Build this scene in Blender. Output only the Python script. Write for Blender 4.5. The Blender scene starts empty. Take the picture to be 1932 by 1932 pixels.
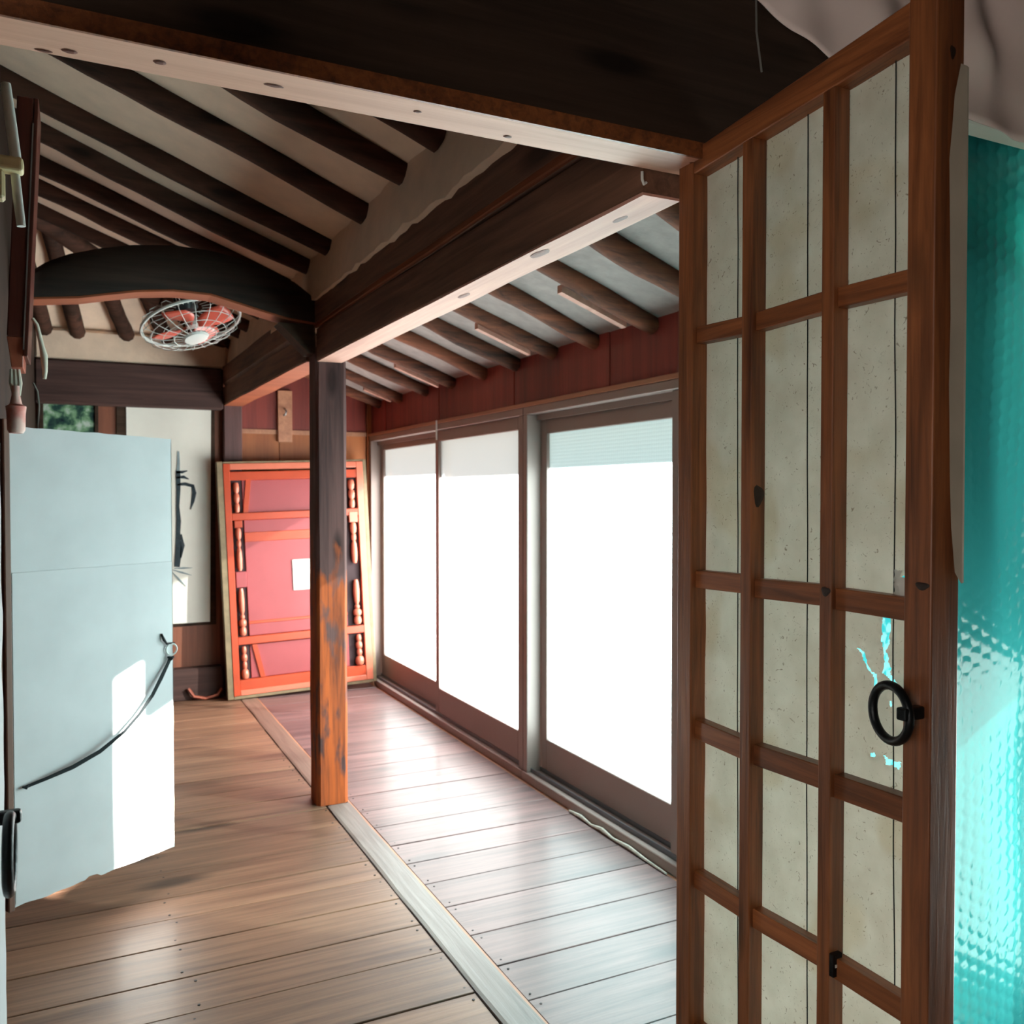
import bpy, bmesh, math, random
from mathutils import Vector, Matrix, noise
import numpy as np
random.seed(4)
S = bpy.context.scene
COL = S.collection
R = math.radians

# ------------------------------------------------------------------ camera
cd = bpy.data.cameras.new('camera'); cam = bpy.data.objects.new('camera', cd); COL.objects.link(cam)
cam.location = (0, 0, 1.5)
cam.rotation_euler = (R(90 - 1.225), 0, R(-26.1))
cd.sensor_width = 36; cd.lens = 1684 / 1932 * 36
cd.clip_start = 0.02
cd.dof.use_dof = True; cd.dof.focus_distance = 1.7; cd.dof.aperture_fstop = 8.0
S.camera = cam

# ------------------------------------------------------------------ view, sky, sun, lamps
S.view_settings.view_transform = 'Standard'; S.view_settings.look = 'None'
S.view_settings.gamma = 1; S.view_settings.use_curve_mapping = False
S.view_settings.exposure = 0.25
cy = S.cycles
cy.max_bounces = 9; cy.diffuse_bounces = 6; cy.glossy_bounces = 4; cy.transmission_bounces = 6
cy.transparent_max_bounces = 12
cy.sample_clamp_indirect = 6; cy.caustics_reflective = False; cy.caustics_refractive = False
cy.use_denoising = True
W = bpy.data.worlds.new('sky'); S.world = W; W.use_nodes = True
bg = W.node_tree.nodes['Background']; bg.inputs[0].default_value = (0.60, 0.80, 1.0, 1); bg.inputs[1].default_value = 0.55

SUN_DIR = Vector((-0.77 * math.cos(R(21)), 0.638 * math.cos(R(21)), -math.sin(R(21))))
sl = bpy.data.lights.new('sun', 'SUN'); sl.energy = 46; sl.angle = R(0.6); sl.color = (1.0, 0.95, 0.86)
so = bpy.data.objects.new('sun', sl); COL.objects.link(so); so.location = (6, -4, 5)
so.rotation_euler = SUN_DIR.to_track_quat('-Z', 'Y').to_euler()
# added area lamp lighting the near room from the left; no window is built there
wl = bpy.data.lights.new('room_fill_light', 'AREA'); wl.shape = 'RECTANGLE'; wl.size = 1.1; wl.size_y = 1.2
wl.energy = 23; wl.color = (1.0, 0.92, 0.85)
wo = bpy.data.objects.new('room_fill_light', wl); COL.objects.link(wo); wo.location = (-1.55, -0.5, 1.5)
wo.rotation_euler = Vector((1, 0.25, 0)).to_track_quat('-Z', 'Z').to_euler()

# ------------------------------------------------------------------ helpers
def lin(c):
    c = c / 255
    return c / 12.92 if c <= 0.04045 else ((c + 0.055) / 1.055) ** 2.4
def rgb(r, g, b): return (lin(r), lin(g), lin(b), 1)

class MB:
    def __init__(s): s.v = []; s.f = []
    def add(s, vs, fs):
        n = len(s.v); s.v += [tuple(v) for v in vs]; s.f += [tuple(i + n for i in f) for f in fs]; return s
    def box(s, x, y, z):
        vs = [(a, b, c) for c in z for b in y for a in x]
        return s.add(vs, [(0, 2, 3, 1), (4, 5, 7, 6), (0, 1, 5, 4), (2, 6, 7, 3), (0, 4, 6, 2), (1, 3, 7, 5)])
    def hexa(s, lo, hi):      # two quads (four points each), same winding
        return s.add(list(lo) + list(hi), [(3, 2, 1, 0), (4, 5, 6, 7), (0, 1, 5, 4), (1, 2, 6, 5), (2, 3, 7, 6), (3, 0, 4, 7)])
    def tube(s, pts, r, n=8, caps=True):
        pts = [Vector(p) for p in pts]; m = len(pts)
        rs = r if isinstance(r, (list, tuple)) else [r] * m
        d0 = (pts[1] - pts[0]).normalized()
        ref = Vector((0, 0, 1)) if abs(d0.z) < .9 else Vector((1, 0, 0))
        a = d0.cross(ref).normalized(); vs = []
        for i, p in enumerate(pts):
            d = (pts[min(i + 1, m - 1)] - pts[max(i - 1, 0)]).normalized()
            a = (a - d * a.dot(d)).normalized(); b = d.cross(a)
            for k in range(n):
                t = 2 * math.pi * k / n
                vs.append(p + (a * math.cos(t) + b * math.sin(t)) * rs[i])
        fs = [(i * n + k, i * n + (k + 1) % n, (i + 1) * n + (k + 1) % n, (i + 1) * n + k) for i in range(m - 1) for k in range(n)]
        if caps: fs += [tuple(range(n - 1, -1, -1)), tuple((m - 1) * n + k for k in range(n))]
        return s.add(vs, fs)
    def ring(s, c, ax, R0, r, n=32, m=8, e1=None):
        c = Vector(c); ax = Vector(ax).normalized()
        ref = Vector((0, 0, 1)) if abs(ax.z) < .9 else Vector((1, 0, 0))
        a = ax.cross(ref).normalized(); b = ax.cross(a); vs = []
        for i in range(n):
            t = 2 * math.pi * i / n; d = a * math.cos(t) + b * math.sin(t)
            for k in range(m):
                q = 2 * math.pi * k / m
                vs.append(c + d * (R0 + r * math.cos(q)) + ax * r * math.sin(q))
        return s.add(vs, [(i * m + k, i * m + (k + 1) % m, ((i + 1) % n) * m + (k + 1) % m, ((i + 1) % n) * m + k) for i in range(n) for k in range(m)])
    def lathe(s, base, prof, n=14, ax='z'):
        vs = []
        for z, r in prof:
            for k in range(n):
                t = 2 * math.pi * k / n
                vs.append((base[0] + r * math.cos(t), base[1] + r * math.sin(t), base[2] + z))
        m = len(prof)
        return s.add(vs, [(i * n + k, i * n + (k + 1) % n, (i + 1) * n + (k + 1) % n, (i + 1) * n + k) for i in range(m - 1) for k in range(n)] + [tuple(range(n - 1, -1, -1)), tuple((m - 1) * n + k for k in range(n))])

WLOC = {}
def link(o, parent):
    COL.objects.link(o)
    if parent is not None: o.parent = parent
def finish(name, mb, mat, parent=None, bevel=0, smooth=False, local=False, seg=1):
    """one mesh object, origin at the centre of its box; points in world space (local=True: in the parent's space)"""
    vs = np.array(mb.v, float); c = (vs.min(0) + vs.max(0)) / 2
    me = bpy.data.meshes.new(name); me.from_pydata([tuple(p) for p in (vs - c)], [], mb.f); me.update()
    bm = bmesh.new(); bm.from_mesh(me); bmesh.ops.recalc_face_normals(bm, faces=bm.faces); bm.to_mesh(me); bm.free()
    if smooth:
        for p in me.polygons: p.use_smooth = True
        if hasattr(me, 'set_sharp_from_angle'): me.set_sharp_from_angle(angle=R(45))
    o = bpy.data.objects.new(name, me); me.materials.append(mat)
    link(o, parent)
    off = Vector((0, 0, 0))
    if parent is not None and not local: off = WLOC.get(parent.name, Vector((0, 0, 0)))
    o.location = Vector(c) - off
    WLOC[o.name] = Vector(c) if not local else Vector(c)
    if bevel:
        b = o.modifiers.new('bevel', 'BEVEL'); b.width = bevel; b.segments = seg; b.limit_method = 'ANGLE'
    return o
def bx(name, x, y, z, mat, parent=None, bevel=0, local=False):
    return finish(name, MB().box(x, y, z), mat, parent, bevel, local=local)
def root(name, loc, label=None, cat=None, group=None, rot=None):
    o = bpy.data.objects.new(name, None); COL.objects.link(o); o.location = loc
    o.empty_display_size = .05
    if rot: o.rotation_euler = rot
    WLOC[o.name] = Vector(loc)
    return tag(o, label, cat, group) if label else o
def tag(o, label, cat, group=None):
    o['label'] = label; o['category'] = cat
    if group: o['group'] = group
    return o
def struct(o): o['kind'] = 'structure'; return o

# ------------------------------------------------------------------ materials
def newmat(name):
    m = bpy.data.materials.new(name); m.use_nodes = True
    nt = m.node_tree; nt.nodes.clear()
    out = nt.nodes.new('ShaderNodeOutputMaterial')
    return m, nt, out
def N(nt, t, **kw):
    n = nt.nodes.new('ShaderNode' + t)
    for k, v in kw.items():
        if isinstance(k, str) and k in n.inputs.keys(): n.inputs[k].default_value = v
        else: setattr(n, k, v)
    return n
def plain(name, col, rough=.6, metal=0, var=.12, scale=8, bump=0, col2=None):
    m, nt, out = newmat(name); L = nt.links
    p = N(nt, 'BsdfPrincipled'); p.inputs['Roughness'].default_value = rough; p.inputs['Metallic'].default_value = metal
    tc = N(nt, 'TexCoord'); nz = N(nt, 'TexNoise'); nz.inputs['Scale'].default_value = scale; nz.inputs['Detail'].default_value = 6
    L.new(tc.outputs['Object'], nz.inputs['Vector'])
    mx = N(nt, 'Mix', data_type='RGBA')
    rp = N(nt, 'ValToRGB'); rp.color_ramp.elements[0].position = .35; rp.color_ramp.elements[1].position = .68
    L.new(nz.outputs[0], rp.inputs[0]); L.new(rp.outputs[0], mx.inputs[0])
    mx.inputs[6].default_value = col
    mx.inputs[7].default_value = col2 or tuple([c * (1 - var * 2) for c in col[:3]] + [1])
    L.new(mx.outputs[2], p.inputs['Base Color'])
    if bump:
        b = N(nt, 'Bump'); b.inputs['Strength'].default_value = bump; b.inputs['Distance'].default_value = .01
        L.new(nz.outputs[0], b.inputs['Height']); L.new(b.outputs[0], p.inputs['Normal'])
    L.new(p.outputs[0], out.inputs[0])
    return m
def wood(name, c1, c2, axis='y', rough=.55, fine=60, knots=True, knotcol=None, worn=None, spec=.5, kscale=1, bump=.25, coat=0):
    """c1 pale, c2 dark grain; axis is the direction of the grain"""
    m, nt, out = newmat(name); L = nt.links
    p = N(nt, 'BsdfPrincipled'); p.inputs['Roughness'].default_value = rough
    p.inputs['Specular IOR Level'].default_value = spec; p.inputs['Coat Weight'].default_value = coat; p.inputs['Coat Roughness'].default_value = .18
    tc = N(nt, 'TexCoord'); oi = N(nt, 'ObjectInfo')
    mul = N(nt, 'Math', operation='MULTIPLY'); mul.inputs[1].default_value = 41.7; L.new(oi.outputs['Random'], mul.inputs[0])
    ad = N(nt, 'VectorMath', operation='ADD'); L.new(tc.outputs['Object'], ad.inputs[0]); L.new(mul.outputs[0], ad.inputs[1])
    i = 'xyz'.index(axis)
    def mapped(a, b):
        mp = N(nt, 'Mapping'); s = [a, a, a]; s[i] = b; mp.inputs['Scale'].default_value = s
        L.new(ad.outputs[0], mp.inputs['Vector']); return mp.outputs[0]
    n1 = N(nt, 'TexNoise'); n1.inputs['Scale'].default_value = 1; n1.inputs['Detail'].default_value = 7; n1.inputs['Roughness'].default_value = .65
    n1.inputs['Distortion'].default_value = .6
    L.new(mapped(fine, fine * .045), n1.inputs['Vector'])
    n2 = N(nt, 'TexNoise'); n2.inputs['Scale'].default_value = 1; n2.inputs['Detail'].default_value = 3; n2.inputs['Distortion'].default_value = 1.2
    L.new(mapped(fine * .16, fine * .014), n2.inputs['Vector'])
    s1 = N(nt, 'Math', operation='MULTIPLY_ADD'); s1.inputs[1].default_value = .55; L.new(n1.outputs[0], s1.inputs[0])
    s2 = N(nt, 'Math', operation='MULTIPLY'); s2.inputs[1].default_value = .45; L.new(n2.outputs[0], s2.inputs[0]); L.new(s2.outputs[0], s1.inputs[2])
    rp = N(nt, 'ValToRGB'); e = rp.color_ramp.elements; e[0].position = .36; e[0].color = c2; e[1].position = .62; e[1].color = c1
    L.new(s1.outputs[0], rp.inputs[0]); col = rp.outputs[0]
    if knots:
        vo = N(nt, 'TexVoronoi'); vo.inputs['Scale'].default_value = 1
        L.new(mapped(7 * kscale, 2.2 * kscale), vo.inputs['Vector'])
        se = N(nt, 'SeparateColor'); L.new(vo.outputs['Color'], se.inputs[0])
        gt = N(nt, 'Math', operation='GREATER_THAN'); gt.inputs[1].default_value = .35; L.new(se.outputs[0], gt.inputs[0])
        kr = N(nt, 'ValToRGB'); k = kr.color_ramp.elements; k[0].position = .10; k[0].color = (1, 1, 1, 1); k[1].position = .23; k[1].color = (0, 0, 0, 1)
        L.new(vo.outputs['Distance'], kr.inputs[0])
        km = N(nt, 'Math', operation='MULTIPLY'); L.new(kr.outputs[0], km.inputs[0]); L.new(gt.outputs[0], km.inputs[1])
        km2 = N(nt, 'Math', operation='MULTIPLY'); L.new(km.outputs[0], km2.inputs[0]); km2.inputs[1].default_value = .8
        mx = N(nt, 'Mix', data_type='RGBA'); L.new(km2.outputs[0], mx.inputs[0]); L.new(col, mx.inputs[6])
        mx.inputs[7].default_value = knotcol or tuple([c * .35 for c in c2[:3]] + [1]); col = mx.outputs[2]
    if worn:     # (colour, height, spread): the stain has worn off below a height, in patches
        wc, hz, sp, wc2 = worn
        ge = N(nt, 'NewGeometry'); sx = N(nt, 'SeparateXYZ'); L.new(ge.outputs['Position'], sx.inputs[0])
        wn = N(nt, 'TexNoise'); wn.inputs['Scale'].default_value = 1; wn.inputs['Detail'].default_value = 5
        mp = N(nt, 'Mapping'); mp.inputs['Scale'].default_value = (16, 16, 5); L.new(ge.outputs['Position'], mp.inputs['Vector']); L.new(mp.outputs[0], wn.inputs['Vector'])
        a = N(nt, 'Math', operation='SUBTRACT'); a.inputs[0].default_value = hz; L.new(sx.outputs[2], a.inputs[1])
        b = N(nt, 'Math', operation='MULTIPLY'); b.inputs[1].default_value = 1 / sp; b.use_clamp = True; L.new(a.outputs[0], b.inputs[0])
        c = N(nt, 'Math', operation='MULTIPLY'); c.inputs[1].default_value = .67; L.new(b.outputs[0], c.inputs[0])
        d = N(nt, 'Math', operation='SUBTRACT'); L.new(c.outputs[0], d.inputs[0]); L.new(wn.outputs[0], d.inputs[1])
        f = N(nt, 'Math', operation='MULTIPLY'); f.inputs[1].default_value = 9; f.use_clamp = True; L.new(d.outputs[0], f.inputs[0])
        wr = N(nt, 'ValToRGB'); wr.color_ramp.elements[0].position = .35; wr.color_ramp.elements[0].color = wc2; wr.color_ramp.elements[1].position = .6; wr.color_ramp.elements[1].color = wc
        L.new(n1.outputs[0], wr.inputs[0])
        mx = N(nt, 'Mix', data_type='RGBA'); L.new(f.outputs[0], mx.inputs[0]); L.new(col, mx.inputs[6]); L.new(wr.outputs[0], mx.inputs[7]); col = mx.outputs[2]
    hv = N(nt, 'HueSaturation'); vv = N(nt, 'MapRange'); vv.inputs[3].default_value = .82; vv.inputs[4].default_value = 1.15
    L.new(oi.outputs['Random'], vv.inputs[0]); L.new(vv.outputs[0], hv.inputs['Value']); L.new(col, hv.inputs['Color'])
    L.new(hv.outputs[0], p.inputs['Base Color'])
    b = N(nt, 'Bump'); b.inputs['Strength'].default_value = bump; b.inputs['Distance'].default_value = .004
    L.new(n1.outputs[0], b.inputs['Height']); L.new(b.outputs[0], p.inputs['Normal'])
    L.new(p.outputs[0], out.inputs[0])
    return m
def film(name, tint, clear, rough=.25, bubbles=0, gloss=.06):
    """translucent window film over glass: scatters most of the light, lets some through"""
    m, nt, out = newmat(name); L = nt.links
    tl = N(nt, 'BsdfTranslucent'); tl.inputs[0].default_value = tint
    tr = N(nt, 'BsdfTransparent'); tr.inputs[0].default_value = tuple(min(1, c * 1.1) for c in tint[:3]) + (1,)
    gl = N(nt, 'BsdfGlossy'); gl.inputs['Roughness'].default_value = rough
    m1 = N(nt, 'MixShader'); m1.inputs[0].default_value = clear; L.new(tl.outputs[0], m1.inputs[1]); L.new(tr.outputs[0], m1.inputs[2])
    m2 = N(nt, 'MixShader'); m2.inputs[0].default_value = gloss; L.new(m1.outputs[0], m2.inputs[1]); L.new(gl.outputs[0], m2.inputs[2])
    if bubbles:
        ge = N(nt, 'NewGeometry'); vo = N(nt, 'TexVoronoi'); vo.inputs['Scale'].default_value = bubbles; vo.inputs['Randomness'].default_value = .1
        L.new(ge.outputs['Position'], vo.inputs['Vector'])
        b = N(nt, 'Bump'); b.inputs['Strength'].default_value = .5; b.inputs['Distance'].default_value = .004; L.new(vo.outputs['Distance'], b.inputs['Height'])
        L.new(b.outputs[0], tl.inputs['Normal']); L.new(b.outputs[0], gl.inputs['Normal'])
    L.new(m2.outputs[0], out.inputs[0])
    return m

M = {}
M['plank_y'] = None
M['floor_l'] = wood('floor_wood_warm', rgb(152, 112, 88), rgb(98, 68, 54), 'x', rough=.48, fine=42, coat=.12, kscale=.6, knotcol=rgb(60, 45, 38))
M['floor_r'] = wood('floor_wood_grey', rgb(132, 100, 98), rgb(84, 64, 64), 'x', rough=.46, fine=42, coat=.12, kscale=.6, knotcol=rgb(70, 60, 62))
M['strip'] = wood('floor_strip_wood', rgb(152, 142, 136), rgb(112, 102, 98), 'y', rough=.4, fine=40, knots=False)
M['floor_y'] = wood('floor_wood_far_strip', rgb(158, 128, 112), rgb(116, 90, 80), 'y', rough=.45, fine=42, knots=False)
M['gap'] = plain('dark_gap', rgb(30, 24, 20), .9)
M['beam'] = wood('dark_beam_wood', rgb(136, 96, 76), rgb(82, 58, 47), 'y', spec=.3, rough=.65, fine=34, kscale=.7)
M['beam_under'] = wood('pale_pine', rgb(208, 156, 138), rgb(180, 128, 112), 'y', rough=.6, fine=34, kscale=.7, knotcol=rgb(110, 60, 40))
M['pale_x'] = wood('pale_pine_lintel', rgb(226, 180, 156), rgb(200, 148, 124), 'x', rough=.55, fine=34, kscale=.7, knotcol=rgb(120, 55, 35))  # paler than the strip along the lintel's front edge
M['black'] = wood('near_black_wood', rgb(76, 58, 47), rgb(44, 34, 28), 'x', rough=.75, fine=26, spec=.15)
M['curved'] = wood('dark_curved_wood', rgb(56, 42, 35), rgb(32, 24, 21), 'x', rough=.75, fine=30, spec=.2)
M['curved_u'] = wood('lit_underside_wood', rgb(170, 92, 56), rgb(130, 64, 38), 'x', rough=.6, fine=30, knots=False)  # orange tone stands for light thrown up from the floor
M['rafter'] = wood('dark_rafter_wood', rgb(84, 54, 42), rgb(42, 28, 22), 'x', rough=.8, fine=26, spec=.2)
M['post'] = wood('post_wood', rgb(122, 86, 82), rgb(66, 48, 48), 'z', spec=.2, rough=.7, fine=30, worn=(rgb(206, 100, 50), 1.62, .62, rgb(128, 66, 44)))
M['worn_highlight'] = wood('worn_highlight_wood', rgb(150, 84, 54), rgb(84, 50, 36), 'y', rough=.7, fine=30, knots=False, spec=.2)
M['rafter_o'] = wood('worn_rafter_wood', rgb(128, 74, 52), rgb(44, 31, 27), 'x', rough=.75, fine=34, spec=.25)
M['knot_dark'] = plain('dark_knot', rgb(44, 26, 18), .5, var=.2, scale=90)
M['knot'] = plain('pine_knot', rgb(120, 62, 42), .6, var=.25, scale=90)
M['pillar'] = wood('far_pillar_wood', rgb(96, 66, 64), rgb(66, 44, 44), 'z', rough=.6, fine=30, knots=False)
M['red'] = wood('red_stained_wood', rgb(146, 60, 50), rgb(106, 42, 38), 'z', rough=.5, fine=20, knots=False)
M['orange_z'] = wood('orange_panel_wood', rgb(176, 106, 62), rgb(146, 82, 48), 'z', rough=.5, fine=24, knots=False)
M['brown_z'] = wood('brown_panel_wood', rgb(142, 86, 64), rgb(108, 64, 50), 'z', rough=.5, fine=24, knots=False)
M['trim_o'] = wood('pale_trim_wood', rgb(196, 140, 108), rgb(160, 108, 84), 'y', rough=.5, fine=24, knots=False)
M['lat_z'] = wood('lattice_wood_upright', rgb(148, 88, 50), rgb(78, 42, 24), 'z', rough=.42, fine=75, kscale=1.2, knotcol=rgb(40, 22, 14))
M['lat_y'] = wood('lattice_wood_rail', rgb(156, 92, 52), rgb(86, 46, 27), 'y', rough=.42, fine=75, kscale=1.2, knotcol=rgb(50, 26, 16))
M['jamb'] = wood('door_edge_wood', rgb(118, 84, 70), rgb(86, 60, 52), 'z', rough=.6, fine=40, knots=False)
M['plaster'] = plain('rough_plaster', rgb(244, 216, 192), .9, var=.06, scale=9, bump=.5)
M['plaster_grey'] = plain('grey_plaster', rgb(160, 148, 144), .75, var=.12, scale=14, bump=.6)
M['darkpanel'] = wood('dark_wall_boards', rgb(60, 44, 36), rgb(36, 26, 22), 'z', rough=.7, fine=24, knots=False, spec=.2)
M['beam_x'] = wood('dark_tie_beam_wood', rgb(84, 62, 58), rgb(52, 38, 36), 'x', rough=.7, fine=26, knots=False, spec=.2)
M['roomwall'] = plain('room_wallpaper', rgb(120, 108, 94), .9, var=.05, scale=5)
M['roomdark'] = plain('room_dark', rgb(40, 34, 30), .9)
M['alu'] = plain('anodised_aluminium', rgb(156, 138, 132), .42, var=.03, scale=3, metal=.15)
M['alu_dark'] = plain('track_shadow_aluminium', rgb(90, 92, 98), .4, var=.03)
M['pane'] = film('filmed_glass', (.63, .86, .94, 1), .07, rough=.3, bubbles=60)
M['pane_far'] = film('frosted_film_glass', (.84, .91, .97, 1), .08, rough=.3)
M['pane_clearer'] = film('thin_film_glass', (.85, .93, .95, 1), .10, rough=.3)
M['doorpaper'] = plain('white_door_paper', rgb(206, 206, 208), .7, var=.05, scale=5, bump=.06)
M['edgepaper'] = plain('torn_paper_edge', rgb(190, 178, 160), .9, var=.1)
M['iron'] = plain('black_iron', rgb(26, 30, 32), .38, metal=.6, var=.2, scale=60, bump=.15)
M['strap'] = plain('dark_cord', rgb(20, 27, 31), .95)
M['cord'] = plain('black_thread', rgb(18, 18, 18), .8)
M['string'] = plain('grey_string', rgb(120, 116, 110), .8)
M['white_plastic'] = plain('white_plastic', rgb(214, 218, 214), .35, var=.03)
M['cream'] = plain('cream_plastic', rgb(222, 208, 164), .5, var=.04)
M['cloth_pink'] = plain('pale_pink_cloth', rgb(224, 196, 186), .9, var=.06, col2=rgb(206, 110, 100), scale=14)
M['cloth_white'] = plain('off_white_cloth', rgb(206, 200, 184), .9, var=.05)
M['curtain'] = plain('pale_mauve_cloth', rgb(206, 184, 178), .9, var=.05, scale=4)
M['valance'] = plain('white_papered_board', rgb(206, 206, 196), .8, var=.03)
M['silver'] = plain('silver_metal', rgb(200, 200, 200), .3, metal=.9)
M['case'] = wood('dark_red_case_wood', rgb(98, 46, 36), rgb(60, 28, 24), 'z', rough=.3, fine=40, knots=False)
M['case_low'] = wood('red_case_wood', rgb(176, 92, 68), rgb(146, 72, 54), 'z', rough=.4, fine=40, knots=False)
M['lacquer_o'] = plain('orange_red_lacquer', rgb(190, 74, 44), .3, var=.08, scale=6)
M['lacquer_p'] = plain('dusky_red_panel', rgb(160, 72, 76), .5, var=.05, scale=5)
M['lacquer_s'] = plain('red_turned_lacquer', rgb(214, 120, 96), .22, var=.05)
M['trim_gold'] = plain('tarnished_trim', rgb(142, 124, 96), .5, metal=.2, var=.15, scale=20)
M['dark_back'] = plain('dark_slot', rgb(58, 40, 44), .8)
M['paper_white'] = plain('white_paper', rgb(238, 236, 226), .8, var=.02)
M['ink'] = plain('ink', rgb(52, 66, 74), .9, var=.2, scale=40)
M['ink_pale'] = plain('pale_ink', rgb(140, 156, 162), .9, var=.1, scale=40)
M['tape'] = plain('dirty_white_tape', rgb(206, 198, 186), .8, var=.15, scale=60)
M['ground'] = plain('pale_concrete', rgb(150, 146, 138), .9, var=.08, scale=2)
M['fan_red'] = plain('translucent_red_blade', rgb(214, 92, 74), .3, var=.03)
M['motor'] = plain('dark_motor', rgb(44, 52, 54), .4, var=.05)
M['nail'] = plain('rust_nail', rgb(50, 44, 44), .6, var=.1)

def paper_mat():
    m, nt, out = newmat('mulberry_paper'); L = nt.links
    ge = N(nt, 'NewGeometry')
    n1 = N(nt, 'TexNoise'); n1.inputs['Scale'].default_value = 14; n1.inputs['Detail'].default_value = 8; L.new(ge.outputs['Position'], n1.inputs['Vector'])
    r1 = N(nt, 'ValToRGB'); e = r1.color_ramp.elements; e[0].position = .3; e[0].color = rgb(198, 188, 170); e[1].position = .7; e[1].color = rgb(218, 210, 194)
    L.new(n1.outputs[0], r1.inputs[0])
    n2 = N(nt, 'TexNoise'); n2.inputs['Scale'].default_value = 70; n2.inputs['Detail'].default_value = 3; n2.inputs['Distortion'].default_value = 3; L.new(ge.outputs['Position'], n2.inputs['Vector'])
    r2 = N(nt, 'ValToRGB'); e = r2.color_ramp.elements; e[0].position = .64; e[0].color = (0, 0, 0, 1); e[1].position = .72; e[1].color = (.75, .75, .75, 1)
    L.new(n2.outputs[0], r2.inputs[0])
    mx = N(nt, 'Mix', data_type='RGBA'); L.new(r2.outputs[0], mx.inputs[0]); L.new(r1.outputs[0], mx.inputs[6]); mx.inputs[7].default_value = rgb(120, 98, 76)
    # tide-mark stains, a property of the old paper
    n3 = N(nt, 'TexNoise'); n3.inputs['Scale'].default_value = 5; n3.inputs['Detail'].default_value = 2; L.new(ge.outputs['Position'], n3.inputs['Vector'])
    r3 = N(nt, 'ValToRGB'); e = r3.color_ramp.elements; e[0].position = .55; e[0].color = (1, 1, 1, 1); e[1].position = .62; e[1].color = rgb(244, 238, 228)
    L.new(n3.outputs[0], r3.inputs[0])
    m3 = N(nt, 'Mix', data_type='RGBA', blend_type='MULTIPLY'); m3.inputs[0].default_value = 1; L.new(mx.outputs[2], m3.inputs[6]); L.new(r3.outputs[0], m3.inputs[7])
    d = N(nt, 'BsdfDiffuse'); t = N(nt, 'BsdfTranslucent'); ms = N(nt, 'MixShader'); ms.inputs[0].default_value = .32
    L.new(m3.outputs[2], d.inputs[0]); L.new(m3.outputs[2], t.inputs[0]); L.new(d.outputs[0], ms.inputs[1]); L.new(t.outputs[0], ms.inputs[2])
    b = N(nt, 'Bump'); b.inputs['Strength'].default_value = .25; b.inputs['Distance'].default_value = .006; L.new(n1.outputs[0], b.inputs['Height']); L.new(b.outputs[0], d.inputs['Normal'])
    L.new(ms.outputs[0], out.inputs[0]); return m
M['paper'] = paper_mat()
def bubble_mat():
    m, nt, out = newmat('turquoise_bubble_film'); L = nt.links
    t = N(nt, 'BsdfTranslucent'); t.inputs[0].default_value = (.05, .62, .66, 1)
    d = N(nt, 'BsdfDiffuse'); d.inputs[0].default_value = (.06, .50, .52, 1)
    g = N(nt, 'BsdfGlossy'); g.inputs['Roughness'].default_value = .16
    a = N(nt, 'MixShader'); a.inputs[0].default_value = .35; L.new(t.outputs[0], a.inputs[1]); L.new(d.outputs[0], a.inputs[2])
    b = N(nt, 'MixShader'); b.inputs[0].default_value = .04; L.new(a.outputs[0], b.inputs[1]); L.new(g.outputs[0], b.inputs[2])
    L.new(b.outputs[0], out.inputs[0]); return m
M['bubble'] = bubble_mat()
def glass_mat():
    m, nt, out = newmat('clear_glass'); L = nt.links
    t = N(nt, 'BsdfTransparent'); t.inputs[0].default_value = (.93, .97, .97, 1); g = N(nt, 'BsdfGlossy'); g.inputs['Roughness'].default_value = .03
    f = N(nt, 'MixShader'); f.inputs[0].default_value = .06; L.new(t.outputs[0], f.inputs[1]); L.new(g.outputs[0], f.inputs[2]); L.new(f.outputs[0], out.inputs[0]); return m
M['glass'] = glass_mat()
def picture_mat():
    m, nt, out = newmat('garden_photograph_print'); L = nt.links
    tc = N(nt, 'TexCoord'); n1 = N(nt, 'TexNoise'); n1.inputs['Scale'].default_value = 11; n1.inputs['Detail'].default_value = 4; n1.inputs['Distortion'].default_value = .15
    L.new(tc.outputs['Object'], n1.inputs['Vector'])
    r = N(nt, 'ValToRGB'); e = r.color_ramp.elements; e[0].position = .36; e[0].color = rgb(26, 40, 50); e[1].position = .66; e[1].color = rgb(190, 206, 196)
    x = r.color_ramp.elements.new(.47); x.color = rgb(52, 84, 74); x = r.color_ramp.elements.new(.56); x.color = rgb(120, 160, 124)
    L.new(n1.outputs[0], r.inputs[0]); p = N(nt, 'BsdfPrincipled'); p.inputs['Roughness'].default_value = .25; L.new(r.outputs[0], p.inputs['Base Color']); L.new(p.outputs[0], out.inputs[0]); return m
M['picture'] = picture_mat()

# ------------------------------------------------------------------ floor
SLOPE = .375
floor = struct(bx('floor', (-1.7, 2.6), (-1.5, 7.0), (-.10, -.032), M['gap']))
def planks(x0, x1, ys, mat):
    for a, b in zip(ys[:-1], ys[1:]):
        j = random.uniform(-.0012, .0012)
        g = random.choice((.0015, .0025, .0035))
        mb = MB().box((x0, x1), (a + g, b - g), (-.03, j))
        finish('plank', mb, mat, floor, bevel=.0018)
yl = [1.56, 1.79, 2.0, 2.2, 2.43, 2.69, 2.9, 3.12, 3.32, 3.5, 3.73, 3.94, 4.18, 4.4, 4.62, 4.86, 5.07, 5.3, 5.52, 5.74, 5.97, 6.2, 6.44, 6.66, 6.88]
yr = [1.56, 1.82, 2.07, 2.32, 2.535, 2.75, 2.98, 3.19, 3.40, 3.60, 3.83, 4.05, 4.28, 4.5, 4.72, 4.96, 5.2, 5.42, 5.65, 5.9, 6.13, 6.38, 6.62, 6.88]
planks(-.24, 1.066, yl, M['floor_l']); planks(1.19, 2.075, yr, M['floor_r'])
planks(-1.7, 2.5, [-1.5, -1.2, -.9, -.6, -.3, 0, .3, .6, .9, 1.2, 1.5], M['floor_l'])
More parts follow.
